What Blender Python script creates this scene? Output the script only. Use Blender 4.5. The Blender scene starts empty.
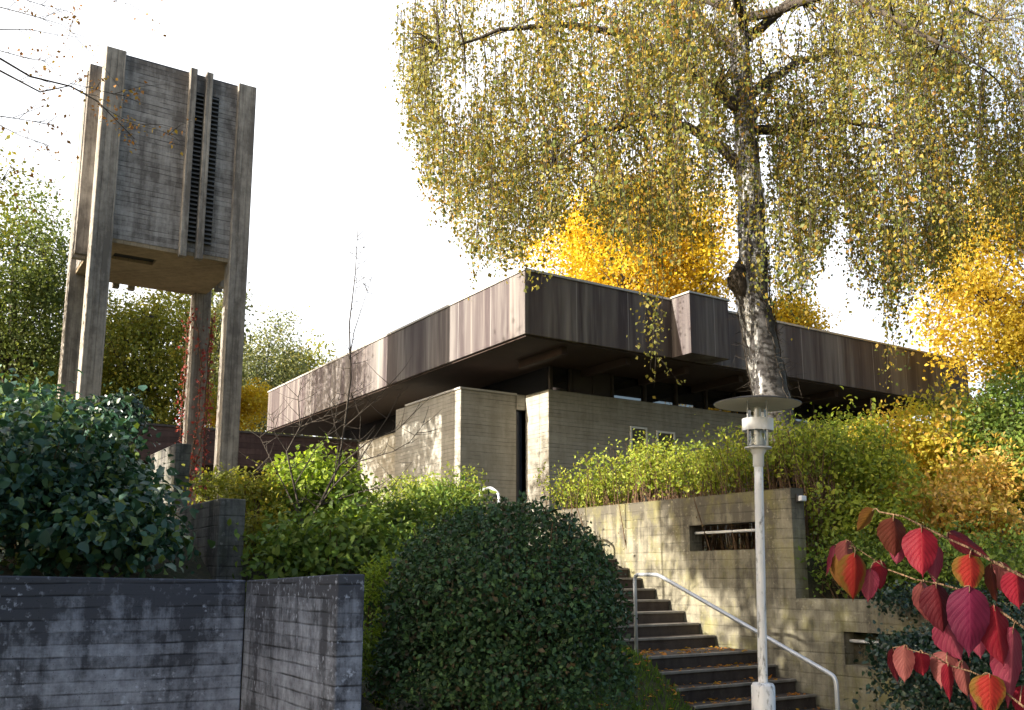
import bpy, math, random
import numpy as np
from mathutils import Vector, Matrix

rng = np.random.default_rng(7)
random.seed(7)
scene = bpy.context.scene
COL = scene.collection
PI = math.pi

# ------------------------------------------------------------------ camera
F = 950.0; CX = 512.0; CY = 408.0; PITCH = math.radians(10.0); EYE = 1.65
cam_d = bpy.data.cameras.new("camera"); cam = bpy.data.objects.new("camera", cam_d); COL.objects.link(cam)
cam.location = (0, 0, EYE); cam.rotation_euler = (PI/2 + PITCH, 0, 0)
cam_d.sensor_width = 36.0; cam_d.lens = F/1024*36.0; cam_d.shift_y = (CY-355.0)/1024.0
cam_d.clip_start = 0.05; cam_d.clip_end = 2000
scene.camera = cam
scene.render.resolution_x = 1024; scene.render.resolution_y = 710

def P(px, py, Y):
    """point of the place at world depth Y that stands at this bearing (used as a surveying aid)"""
    a = (px-CX)/F; b = (CY-py)/F
    y = math.cos(PITCH)-b*math.sin(PITCH); z = math.sin(PITCH)+b*math.cos(PITCH)
    k = Y/y
    return Vector((a*k, Y, EYE+z*k))

# ------------------------------------------------------------------ light
AZ = (-0.88, -0.475); EL = math.radians(20.0)
sun_dir = Vector((AZ[0]*math.cos(EL), AZ[1]*math.cos(EL), math.sin(EL))).normalized()
sd = bpy.data.lights.new("sun", 'SUN'); sun = bpy.data.objects.new("sun", sd); COL.objects.link(sun)
sd.energy = 4.0; sd.angle = math.radians(0.5); sd.color = (1.0, 0.93, 0.81)
sun.rotation_euler = sun_dir.to_track_quat('Z', 'Y').to_euler(); sun.location = (-30, 20, 40)
world = bpy.data.worlds.new("World"); scene.world = world; world.use_nodes = True
wn = world.node_tree; bg = wn.nodes['Background']
sky = wn.nodes.new('ShaderNodeTexSky'); sky.sky_type = 'NISHITA'; sky.sun_disc = False
sky.sun_elevation = EL; sky.sun_rotation = math.atan2(AZ[0], AZ[1])
sky.air_density = 1.0; sky.dust_density = 4.0; sky.ozone_density = 1.0
# overexposed white added to the clear sky ahead, less to the right and behind
tc = wn.nodes.new('ShaderNodeTexCoord'); dt = wn.nodes.new('ShaderNodeVectorMath'); dt.operation = 'DOT_PRODUCT'
wn.links.new(tc.outputs['Generated'], dt.inputs[0]); dt.inputs[1].default_value = Vector((-0.35, 0.9, 0.25)).normalized()
nz = wn.nodes.new('ShaderNodeTexNoise'); nz.inputs['Scale'].default_value = 2.2; nz.inputs['Detail'].default_value = 6
wn.links.new(tc.outputs['Generated'], nz.inputs['Vector'])
ad = wn.nodes.new('ShaderNodeMath'); ad.operation = 'MULTIPLY_ADD'; wn.links.new(nz.outputs['Fac'], ad.inputs[0]); ad.inputs[1].default_value = 0.25; wn.links.new(dt.outputs['Value'], ad.inputs[2])
mp = wn.nodes.new('ShaderNodeMapRange'); mp.interpolation_type = 'SMOOTHSTEP'; wn.links.new(ad.outputs[0], mp.inputs[0])
mp.inputs[1].default_value = 0.55; mp.inputs[2].default_value = 1.02; mp.inputs[3].default_value = 0.0; mp.inputs[4].default_value = 0.92
mxw = wn.nodes.new('ShaderNodeMix'); mxw.data_type = 'RGBA'; wn.links.new(mp.outputs[0], mxw.inputs[0]); wn.links.new(sky.outputs[0], mxw.inputs[6]); mxw.inputs[7].default_value = (5.2, 5.25, 5.4, 1)
wn.links.new(mxw.outputs[2], bg.inputs[0]); bg.inputs[1].default_value = 0.10
vs = scene.view_settings
vs.view_transform = 'Standard'; vs.look = 'None'; vs.gamma = 1.0; vs.use_curve_mapping = False
vs.exposure = 1.85
scene.cycles.max_bounces = 6; scene.cycles.transparent_max_bounces = 6

# ------------------------------------------------------------------ materials
class NT:
    def __init__(s, name):
        s.m = bpy.data.materials.new(name); s.m.use_nodes = True
        s.t = s.m.node_tree; s.b = s.t.nodes['Principled BSDF']; s.out = s.t.nodes['Material Output']
    def n(s, typ, **kw):
        x = s.t.nodes.new(typ)
        for k, v in kw.items(): setattr(x, k, v)
        return x
    def l(s, a, b): s.t.links.new(a, b)
    def val(s, sock, v):
        if hasattr(v, 'is_linked'): s.l(v, sock)
        else: sock.default_value = v
    def math(s, op, a, b=None, c=None, clamp=False):
        x = s.n('ShaderNodeMath', operation=op); x.use_clamp = clamp
        s.val(x.inputs[0], a)
        if b is not None: s.val(x.inputs[1], b)
        if c is not None: s.val(x.inputs[2], c)
        return x.outputs[0]
    def mix(s, f, a, b, mode='MIX'):
        x = s.n('ShaderNodeMix', data_type='RGBA', blend_type=mode)
        s.val(x.inputs[0], f)
        s.val(x.inputs[6], a if hasattr(a, 'is_linked') else (*a, 1)); s.val(x.inputs[7], b if hasattr(b, 'is_linked') else (*b, 1))
        return x.outputs[2]
    def noise(s, vec, scale, detail=4, rough=0.55):
        x = s.n('ShaderNodeTexNoise'); s.l(vec, x.inputs['Vector']); x.inputs['Scale'].default_value = scale
        x.inputs['Detail'].default_value = detail; x.inputs['Roughness'].default_value = rough
        return x.outputs['Fac']
    def scale(s, vec, v):
        x = s.n('ShaderNodeVectorMath', operation='MULTIPLY'); s.l(vec, x.inputs[0]); x.inputs[1].default_value = v
        return x.outputs[0]
    def ramp(s, f, pts, interp='LINEAR'):
        x = s.n('ShaderNodeValToRGB'); s.l(f, x.inputs[0]); r = x.color_ramp; r.interpolation = interp
        while len(r.elements) < len(pts): r.elements.new(0.5)
        for e, (p, c) in zip(r.elements, pts):
            e.position = p; e.color = (*c, 1) if isinstance(c, tuple) else (c, c, c, 1)
        return x.outputs[0]
    def coord(s): return s.n('ShaderNodeTexCoord').outputs['Object']
    def bump(s, h, strength, dist=0.01):
        x = s.n('ShaderNodeBump'); x.inputs['Strength'].default_value = strength; x.inputs['Distance'].default_value = dist
        s.l(h, x.inputs['Height']); s.l(x.outputs[0], s.b.inputs['Normal'])

def set_spec(b, v):
    b.inputs['Specular IOR Level'].default_value = v

def board_concrete(name, base, dark, spacing=0.1, axis='z', tone=0.35, streak=0.6, spots=0.5, moss=None, moss_amt=0.0, line=0.75, top=None, offs=0.0, mott=0.38):
    """board-marked concrete: per-board tone, joints, vertical run stains, pits and lichen"""
    k = NT(name); co = k.coord(); sep = k.n('ShaderNodeSeparateXYZ'); k.l(co, sep.inputs[0])
    X, Y, Z = sep.outputs
    if axis == 'z': t = Z; s = k.math('ADD', X, Y)
    else: t = k.math('ADD', X, Y); s = Z
    wob = k.math('MULTIPLY_ADD', k.noise(k.scale(co, (1.2, 1.2, 1.2)), 1.0, 2), 0.03, offs)
    tt = k.math('DIVIDE', k.math('ADD', t, wob), spacing)
    fl = k.math('FLOOR', tt); fr = k.math('FRACT', tt)
    wn1 = k.n('ShaderNodeTexWhiteNoise', noise_dimensions='1D'); k.l(fl, wn1.inputs['W'])
    butt = k.math('ADD', k.math('DIVIDE', s, 2.3), k.math('MULTIPLY', wn1.outputs['Value'], 7.0))
    bf = k.math('FLOOR', butt); bfr = k.math('FRACT', butt)
    wn2 = k.n('ShaderNodeTexWhiteNoise', noise_dimensions='2D')
    cv = k.n('ShaderNodeCombineXYZ'); k.l(fl, cv.inputs[0]); k.l(bf, cv.inputs[1]); k.l(cv.outputs[0], wn2.inputs['Vector'])
    edge = k.math('MINIMUM', fr, k.math('SUBTRACT', 1.0, fr))
    ln = k.math('SUBTRACT', 1.0, k.math('SMOOTHSTEP', edge, 0.0, 0.10)) if False else None
    mr = k.n('ShaderNodeMapRange', interpolation_type='SMOOTHSTEP'); k.l(edge, mr.inputs[0])
    mr.inputs[1].default_value = 0.0; mr.inputs[2].default_value = 0.13; mr.inputs[3].default_value = 1.0; mr.inputs[4].default_value = 0.0
    irregular = k.ramp(k.noise(k.scale(co, (1.6, 1.6, 9.0) if axis == 'z' else (9, 9, 1.2)), 1.3, 4, 0.65), [(0.40, 0.05), (0.62, 1.0)])
    ln = k.math('MULTIPLY', mr.outputs[0], irregular)
    be = k.math('LESS_THAN', bfr, 0.006)
    ln2 = k.math('MAXIMUM', ln, k.math('MULTIPLY', be, 0.10))
    grain = k.noise(k.scale(co, (3, 3, 60) if axis == 'z' else (60, 60, 3)), 1.0, 4)
    big = k.noise(co, 1.1, 5, 0.6)
    st = k.noise(k.scale(co, (4.5, 4.5, 0.35)), 1.0, 5, 0.65)
    fac = k.math('MULTIPLY', wn2.outputs['Value'], tone)
    fac = k.math('ADD', fac, k.math('MULTIPLY', k.ramp(st, [(0.42, 0.0), (0.68, 1.0)]), streak))
    fac = k.math('ADD', fac, k.math('MULTIPLY', k.ramp(big, [(0.35, 0.0), (0.75, 1.0)]), 0.35))
    mot = k.noise(k.scale(co, (7, 7, 5)), 1.0, 7, 0.72)
    fac = k.math('ADD', fac, k.math('MULTIPLY', k.ramp(mot, [(0.40, 0.0), (0.66, 1.0)]), mott))
    if top is not None:
        edge_d = k.n('ShaderNodeMapRange', interpolation_type='SMOOTHSTEP'); k.l(k.math('ADD', Z, k.math('MULTIPLY', st, 0.7)), edge_d.inputs[0])
        edge_d.inputs[1].default_value = top-0.35; edge_d.inputs[2].default_value = top+0.38
        fac = k.math('ADD', fac, k.math('MULTIPLY', edge_d.outputs[0], 0.48))
    fac = k.math('ADD', fac, k.math('MULTIPLY', grain, 0.22), clamp=True)
    c = k.mix(fac, base, dark)
    c = k.mix(k.math('MULTIPLY', ln2, line), c, tuple(x*0.22 for x in dark))
    if moss:
        mf = k.ramp(k.noise(k.scale(co, (1.3, 1.3, 0.9)), 1.3, 6, 0.7), [(0.48, 0.0), (0.68, 1.0)])
        c = k.mix(k.math('MULTIPLY', mf, moss_amt), c, moss)
    if spots > 0:
        wz = k.n('ShaderNodeTexNoise'); k.l(co, wz.inputs['Vector']); wz.inputs['Scale'].default_value = 40; wz.inputs['Detail'].default_value = 4
        wv = k.n('ShaderNodeVectorMath', operation='MULTIPLY_ADD'); k.l(wz.outputs['Color'], wv.inputs[0]); wv.inputs[1].default_value = (0.05, 0.05, 0.05); k.l(co, wv.inputs[2])
        v = k.n('ShaderNodeTexVoronoi'); k.l(wv.outputs[0], v.inputs['Vector']); v.inputs['Scale'].default_value = 15
        area = k.ramp(k.noise(co, 1.7, 3), [(0.45, 0.0), (0.6, 1.0)])
        sp = k.math('MULTIPLY', k.math('MULTIPLY', k.ramp(v.outputs['Distance'], [(0.16, 1.0), (0.36, 0.0)]), area), k.ramp(wz.outputs['Fac'], [(0.42, 0.0), (0.6, 1.0)]))
        c = k.mix(k.math('MULTIPLY', sp, spots), c, tuple(min(1, x*1.25) for x in base))
        v2 = k.n('ShaderNodeTexVoronoi'); k.l(co, v2.inputs['Vector']); v2.inputs['Scale'].default_value = 30
        pit = k.ramp(v2.outputs['Distance'], [(0.08, 1.0), (0.16, 0.0)])
        c = k.mix(k.math('MULTIPLY', pit, 0.8*spots), c, tuple(x*0.2 for x in dark))
    k.l(c, k.b.inputs['Base Color']); k.b.inputs['Roughness'].default_value = 0.88; set_spec(k.b, 0.3)
    h = k.math('SUBTRACT', k.math('MULTIPLY', grain, 0.25), ln2)
    h = k.math('ADD', h, k.math('MULTIPLY', wn2.outputs['Value'], 0.35))
    k.bump(h, 0.6, 0.008)
    return k.m

def plain(name, col, rough=0.5, metal=0.0, var=0.25, scale=6.0, spec=0.4, dirt=None, dirt_amt=0.0):
    k = NT(name); co = k.coord()
    f = k.noise(co, scale, 5)
    c = k.mix(f, tuple(x*(1-var) for x in col), tuple(min(1, x*(1+var)) for x in col))
    if dirt:
        d = k.ramp(k.noise(k.scale(co, (9, 9, 3)), 2.0, 6, 0.7), [(0.52, 0.0), (0.62, 1.0)])
        c = k.mix(k.math('MULTIPLY', d, dirt_amt), c, dirt)
    k.l(c, k.b.inputs['Base Color']); k.b.inputs['Roughness'].default_value = rough; k.b.inputs['Metallic'].default_value = metal
    set_spec(k.b, spec)
    k.bump(k.noise(co, scale*5, 3), 0.15, 0.004)
    return k.m

def fascia_mat(name):
    """weathered brown-violet roof edge: run stains under the coping and panel joints"""
    k = NT(name); co = k.coord(); sep = k.n('ShaderNodeSeparateXYZ'); k.l(co, sep.inputs[0])
    s = k.math('ADD', sep.outputs[0], sep.outputs[1])
    st = k.noise(k.scale(co, (2.6, 2.6, 0.16)), 1.0, 5, 0.6)
    st2 = k.noise(k.scale(co, (0.8, 0.8, 0.12)), 1.0, 4, 0.6)
    fine = k.noise(k.scale(co, (22, 22, 0.9)), 1.0, 3, 0.6)
    c = k.mix(k.ramp(st, [(0.42, 0.0), (0.60, 1.0)]), (0.205, 0.188, 0.174), (0.058, 0.044, 0.045))
    c = k.mix(k.math('MULTIPLY', k.ramp(st2, [(0.44, 0.0), (0.58, 1.0)]), 0.7), c, (0.062, 0.045, 0.046))
    c = k.mix(k.math('MULTIPLY', k.ramp(fine, [(0.58, 0.0), (0.78, 1.0)]), 0.28), c, (0.36, 0.32, 0.28))
    # pale lime washes
    c = k.mix(k.math('MULTIPLY', k.ramp(k.noise(k.scale(co, (3.1, 3.1, 0.1)), 1.0, 3), [(0.60, 0.0), (0.72, 1.0)]), 0.5), c, (0.36, 0.32, 0.285))
    fr = k.math('FRACT', k.math('DIVIDE', k.math('ADD', s, 0.1), 1.36))
    seam = k.math('LESS_THAN', fr, 0.014)
    pn = k.n('ShaderNodeTexWhiteNoise', noise_dimensions='1D'); k.l(k.math('FLOOR', k.math('DIVIDE', k.math('ADD', s, 0.1), 1.36)), pn.inputs['W'])
    c = k.mix(k.math('MULTIPLY', pn.outputs['Value'], 0.35), c, (0.06, 0.045, 0.05))
    c = k.mix(k.math('MULTIPLY', seam, 0.85), c, (0.28, 0.26, 0.25))
    k.l(c, k.b.inputs['Base Color']); k.b.inputs['Roughness'].default_value = 0.7; set_spec(k.b, 0.35)
    k.bump(k.math('SUBTRACT', k.math('MULTIPLY', st, 0.3), seam), 0.4, 0.01)
    return k.m

def leaf_mat(name, cols, trans=0.4, rough=0.55, spec=0.3, clump=None, clump_scale=0.8, tint=(1.3, 1.25, 0.7)):
    """foliage: each leaf its own tone, clumps drift, light passes through"""
    k = NT(name)
    g = k.n('ShaderNodeNewGeometry'); n = len(cols)
    c = k.ramp(g.outputs['Random Per Island'], [((i+0.5)/n, cc) for i, cc in enumerate(cols)])
    if clump:
        f = k.ramp(k.noise(g.outputs['Position'], clump_scale, 3), [(0.42, 0.0), (0.62, 1.0)])
        c = k.mix(k.math('MULTIPLY', f, 0.75), c, clump)
    k.l(c, k.b.inputs['Base Color']); k.b.inputs['Roughness'].default_value = rough; set_spec(k.b, spec)
    tr = k.n('ShaderNodeBsdfTranslucent')
    k.l(k.mix(1.0, c, tint, 'MULTIPLY'), tr.inputs[0])
    mx = k.n('ShaderNodeMixShader'); mx.inputs[0].default_value = trans
    k.l(k.b.outputs[0], mx.inputs[1]); k.l(tr.outputs[0], mx.inputs[2]); k.l(mx.outputs[0], k.out.inputs[0])
    return k.m

def bark_mat(name, a, b, scale=7.0):
    k = NT(name); co = k.coord()
    f = k.ramp(k.noise(k.scale(co, (1, 1, 0.25)), scale, 6, 0.7), [(0.35, 0.0), (0.65, 1.0)])
    k.l(k.mix(f, a, b), k.b.inputs['Base Color']); k.b.inputs['Roughness'].default_value = 0.9; set_spec(k.b, 0.2)
    k.bump(f, 0.8, 0.02)
    return k.m

def birch_mat():
    k = NT('birch_bark'); co = k.coord(); sep = k.n('ShaderNodeSeparateXYZ'); k.l(co, sep.inputs[0])
    plates = k.noise(k.scale(co, (9, 9, 2.6)), 1.0, 6, 0.75)
    lent = k.noise(k.scale(co, (3, 3, 26)), 1.0, 4, 0.6)
    # dark fissured bark low down and in patches, white skin between
    low = k.math('MULTIPLY', k.ramp(sep.outputs[2], [(0.0, 1.0), (1.0, 0.0)]), 0.0)
    f = k.ramp(plates, [(0.46, 0.0), (0.52, 1.0)])
    side = k.ramp(k.noise(k.scale(co, (2.2, 2.2, 0.35)), 1.0, 3), [(0.46, 1.0), (0.51, 0.0)])
    dk = k.math('MAXIMUM', f, k.math('MULTIPLY', side, 0.9))
    c = k.mix(dk, (0.46, 0.455, 0.445), (0.035, 0.031, 0.03))
    c = k.mix(k.math('MULTIPLY', k.ramp(lent, [(0.58, 0.0), (0.66, 1.0)]), 0.75), c, (0.08, 0.07, 0.065))
    k.l(c, k.b.inputs['Base Color']); k.b.inputs['Roughness'].default_value = 0.8
    k.bump(k.math('SUBTRACT', lent, dk), 0.7, 0.02)
    return k.m

M = {}
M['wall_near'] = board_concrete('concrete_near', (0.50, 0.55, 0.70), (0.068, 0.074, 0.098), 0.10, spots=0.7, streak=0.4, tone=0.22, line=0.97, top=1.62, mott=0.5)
M['wall_bank'] = board_concrete('concrete_bank', (0.24, 0.23, 0.21), (0.05, 0.048, 0.046), 0.11, spots=0.7, streak=0.7, tone=0.15, moss=(0.10, 0.11, 0.06), moss_amt=0.5)
M['stair_wall'] = board_concrete('concrete_stair_wall', (0.33, 0.30, 0.215), (0.09, 0.08, 0.06), 0.125, spots=0.6, streak=0.6, tone=0.1, moss=(0.22, 0.20, 0.055), moss_amt=0.65, line=0.42, top=2.75)
M['church_wall'] = board_concrete('concrete_church', (0.41, 0.39, 0.345), (0.25, 0.235, 0.20), 0.085, spots=0.2, streak=0.4, tone=0.3, line=0.75)
M['tower_panel'] = board_concrete('concrete_tower_panel', (0.47, 0.44, 0.41), (0.13, 0.115, 0.105), 0.10, spots=0.12, streak=0.5, tone=0.25, line=0.95, top=12.0)
M['tower_leg'] = board_concrete('concrete_tower_leg', (0.42, 0.385, 0.335), (0.13, 0.115, 0.10), 0.115, axis='v', spots=0.15, streak=0.65, tone=0.25, line=0.5)
M['tower_under'] = board_concrete('concrete_tower_soffit', (0.38, 0.30, 0.20), (0.20, 0.155, 0.10), 0.12, axis='v', spots=0.0, streak=0.2, tone=0.3, line=0.4)
M['step'] = board_concrete('concrete_steps', (0.11, 0.088, 0.072), (0.04, 0.031, 0.027), 0.4, spots=0.4, streak=0.3, tone=0.2, line=0.1)  # brown concrete, darkened to carry the shade on the risers
M['nosing'] = board_concrete('worn_lit_step_edges', (0.40, 0.37, 0.32), (0.16, 0.145, 0.12), 0.4, spots=0.3, streak=0.3, tone=0.2, line=0.1)  # pale wear, lightened to stand in for skylit tread edges
M['fascia'] = fascia_mat('weathered_fascia')
M['soffit'] = plain('dark_timber_soffit', (0.040, 0.024, 0.019), 0.8, var=0.4, scale=3)
M['dark_timber'] = plain('dark_timber', (0.035, 0.028, 0.026), 0.75, var=0.5, scale=4)
M['annex_fascia'] = board_concrete('annex_boards', (0.105, 0.07, 0.068), (0.05, 0.033, 0.034), 0.16, spots=0.0, streak=0.4, tone=0.5, line=0.8)
M['coping'] = plain('zinc_coping', (0.42, 0.40, 0.37), 0.5, metal=0.4, var=0.2)
M['dark_metal'] = plain('dark_sheet_metal', (0.055, 0.05, 0.05), 0.5, var=0.3)
M['black_gap'] = plain('louver_black', (0.012, 0.012, 0.013), 0.8)
M['louver'] = plain('louver_slats', (0.10, 0.095, 0.09), 0.7)
M['white_frame'] = plain('white_window_frame', (0.72, 0.72, 0.70), 0.5, var=0.1)
M['galv'] = plain('galvanised_rail', (0.62, 0.63, 0.65), 0.38, metal=0.35, var=0.2, scale=14)
M['white_paint'] = plain('white_post_paint', (0.70, 0.71, 0.74), 0.45, var=0.08, scale=10, dirt=(0.10, 0.10, 0.10), dirt_amt=0.8)
M['lamp_white'] = plain('lamp_white_enamel', (0.68, 0.68, 0.69), 0.4, var=0.06)
M['lamp_under'] = plain('lamp_disc_enamel', (0.80, 0.75, 0.64), 0.45, var=0.12, scale=5)
M['lamp_rim'] = plain('lamp_disc_top', (0.06, 0.055, 0.05), 0.6)
M['bark_dark'] = bark_mat('dark_bark', (0.035, 0.028, 0.022), (0.09, 0.075, 0.06))
M['bark_grey'] = bark_mat('grey_bark', (0.075, 0.068, 0.06), (0.17, 0.155, 0.135))
M['twig_brown'] = bark_mat('brown_twigs', (0.07, 0.04, 0.025), (0.19, 0.12, 0.07), 12)
M['birch'] = birch_mat()

def glass(name, col, rough, ior, alpha_trans=0.0):
    k = NT(name)
    k.b.inputs['Base Color'].default_value = (*col, 1); k.b.inputs['Roughness'].default_value = rough; k.b.inputs['IOR'].default_value = ior
    k.b.inputs['Transmission Weight'].default_value = alpha_trans
    return k.m
M['glass_dark'] = glass('reflective_window_glass', (0.012, 0.014, 0.018), 0.03, 2.4)
M['pane'] = glass('dull_window_glass', (0.10, 0.09, 0.065), 0.5, 1.2)
M['glass_blue'] = glass('dark_blue_glass', (0.02, 0.028, 0.05), 0.15, 1.5)
def lamp_glass():
    k = NT('lamp_clear_glass'); tr = k.n('ShaderNodeBsdfTransparent'); tr.inputs[0].default_value = (0.86, 0.87, 0.84, 1)
    gl = k.n('ShaderNodeBsdfGlossy'); gl.inputs['Roughness'].default_value = 0.08
    mx = k.n('ShaderNodeMixShader'); fr = k.n('ShaderNodeFresnel'); k.l(k.math('MULTIPLY_ADD', fr.outputs[0], 1.2, 0.05), mx.inputs[0])
    k.l(tr.outputs[0], mx.inputs[1]); k.l(gl.outputs[0], mx.inputs[2]); k.l(mx.outputs[0], k.out.inputs[0])
    return k.m
M['lamp_glass'] = lamp_glass()

def ground_mat():
    k = NT('ground_soil'); g = k.n('ShaderNodeNewGeometry'); co = g.outputs['Position']
    f = k.noise(co, 1.2, 6, 0.7); f2 = k.noise(co, 14, 5, 0.7)
    c = k.mix(k.ramp(f, [(0.38, 0.0), (0.62, 1.0)]), (0.045, 0.055, 0.02), (0.06, 0.045, 0.028))
    c = k.mix(k.ramp(f2, [(0.5, 0.0), (0.7, 1.0)]), c, (0.10, 0.075, 0.035))
    k.l(c, k.b.inputs['Base Color']); k.b.inputs['Roughness'].default_value = 0.95
    k.bump(f2, 0.8, 0.05)
    return k.m
M['ground'] = ground_mat()

M['leaf_birch'] = leaf_mat('birch_leaves', [(0.34, 0.25, 0.035), (0.46, 0.31, 0.04), (0.17, 0.19, 0.035), (0.40, 0.19, 0.04), (0.24, 0.23, 0.04), (0.055, 0.075, 0.025), (0.48, 0.38, 0.07), (0.11, 0.16, 0.035), (0.07, 0.10, 0.03), (0.15, 0.19, 0.04)], 0.45, clump=(0.20, 0.20, 0.045), clump_scale=0.5, tint=(1.25, 1.05, 0.6))
M['leaf_yellow'] = leaf_mat('yellow_leaves', [(0.612, 0.399, 0.017), (0.663, 0.476, 0.025), (0.527, 0.34, 0.017), (0.442, 0.306, 0.025), (0.629, 0.425, 0.043)], 0.45, clump=(0.62, 0.46, 0.03), clump_scale=0.6)
M['leaf_maple'] = leaf_mat('maple_leaves', [(0.56, 0.368, 0.024), (0.512, 0.32, 0.032), (0.592, 0.416, 0.048), (0.464, 0.264, 0.024), (0.48, 0.368, 0.04)], 0.45, clump=(0.52, 0.42, 0.05), clump_scale=0.6)
M['leaf_green'] = leaf_mat('green_tree_leaves', [(0.121, 0.176, 0.033), (0.187, 0.231, 0.044), (0.088, 0.132, 0.033), (0.253, 0.253, 0.05)], 0.35, clump=(0.10, 0.13, 0.035), clump_scale=0.4)
M['leaf_yellowgreen'] = leaf_mat('yellow_green_tree_leaves', [(0.24, 0.25, 0.035), (0.34, 0.30, 0.04), (0.16, 0.19, 0.03), (0.40, 0.31, 0.04)], 0.42, clump=(0.16, 0.19, 0.03), clump_scale=0.45)
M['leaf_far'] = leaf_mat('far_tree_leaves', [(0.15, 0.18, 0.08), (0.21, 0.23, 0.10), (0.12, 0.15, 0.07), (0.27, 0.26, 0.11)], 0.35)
M['leaf_lime'] = leaf_mat('lime_shrub_leaves', [(0.26, 0.36, 0.035), (0.36, 0.44, 0.06), (0.18, 0.27, 0.03), (0.12, 0.18, 0.03)], 0.45)
M['leaf_mid'] = leaf_mat('mid_green_shrub_leaves', [(0.115, 0.196, 0.034), (0.172, 0.253, 0.04), (0.23, 0.287, 0.052), (0.081, 0.127, 0.029)], 0.35)
M['leaf_dark'] = leaf_mat('dark_evergreen_leaves', [(0.016, 0.040, 0.024), (0.024, 0.055, 0.032), (0.034, 0.070, 0.036), (0.012, 0.028, 0.020)], 0.12, rough=0.32, spec=0.5)
M['leaf_ball'] = leaf_mat('clipped_bush_leaves', [(0.05, 0.11, 0.04), (0.07, 0.14, 0.048), (0.09, 0.16, 0.055), (0.03, 0.065, 0.03), (0.05, 0.10, 0.045), (0.05, 0.10, 0.038), (0.04, 0.08, 0.036), (0.05, 0.095, 0.04), (0.09, 0.07, 0.04)], 0.12, rough=0.5, spec=0.25)
M['leaf_bramble'] = leaf_mat('bramble_leaves', [(0.03, 0.085, 0.055), (0.045, 0.115, 0.07), (0.06, 0.14, 0.075), (0.02, 0.06, 0.042), (0.045, 0.105, 0.06), (0.14, 0.20, 0.04)], 0.2, rough=0.42, spec=0.45)
M['leaf_hedge'] = leaf_mat('hedge_leaves', [(0.264, 0.326, 0.04), (0.358, 0.406, 0.052), (0.17, 0.248, 0.034), (0.434, 0.428, 0.063), (0.132, 0.192, 0.034)], 0.45)
M['leaf_hedge_brown'] = leaf_mat('hedge_inner_leaves', [(0.13, 0.075, 0.03), (0.18, 0.11, 0.04), (0.09, 0.05, 0.025), (0.20, 0.15, 0.04)], 0.3)
M['leaf_gold'] = leaf_mat('gold_shrub_leaves', [(0.567, 0.468, 0.049), (0.444, 0.431, 0.049), (0.69, 0.517, 0.062), (0.32, 0.345, 0.049), (0.715, 0.444, 0.074)], 0.45)
M['leaf_peach'] = leaf_mat('peach_shrub_leaves', [(0.69, 0.414, 0.115), (0.598, 0.391, 0.081), (0.506, 0.391, 0.057), (0.736, 0.506, 0.207), (0.322, 0.299, 0.046)], 0.45)
M['leaf_orange'] = leaf_mat('orange_leaves', [(0.50, 0.20, 0.03), (0.42, 0.16, 0.03), (0.55, 0.32, 0.03), (0.33, 0.14, 0.03)], 0.4)
M['leaf_tan'] = leaf_mat('tan_leaves', [(0.34, 0.15, 0.04), (0.42, 0.20, 0.05), (0.22, 0.10, 0.035), (0.42, 0.28, 0.04)], 0.3)
M['leaf_creeper'] = leaf_mat('creeper_leaves', [(0.30, 0.045, 0.05), (0.36, 0.09, 0.08), (0.24, 0.035, 0.04), (0.36, 0.15, 0.12)], 0.4)
M['grass'] = leaf_mat('grass_blades', [(0.10, 0.19, 0.02), (0.15, 0.25, 0.03), (0.08, 0.14, 0.02)], 0.35)

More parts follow.
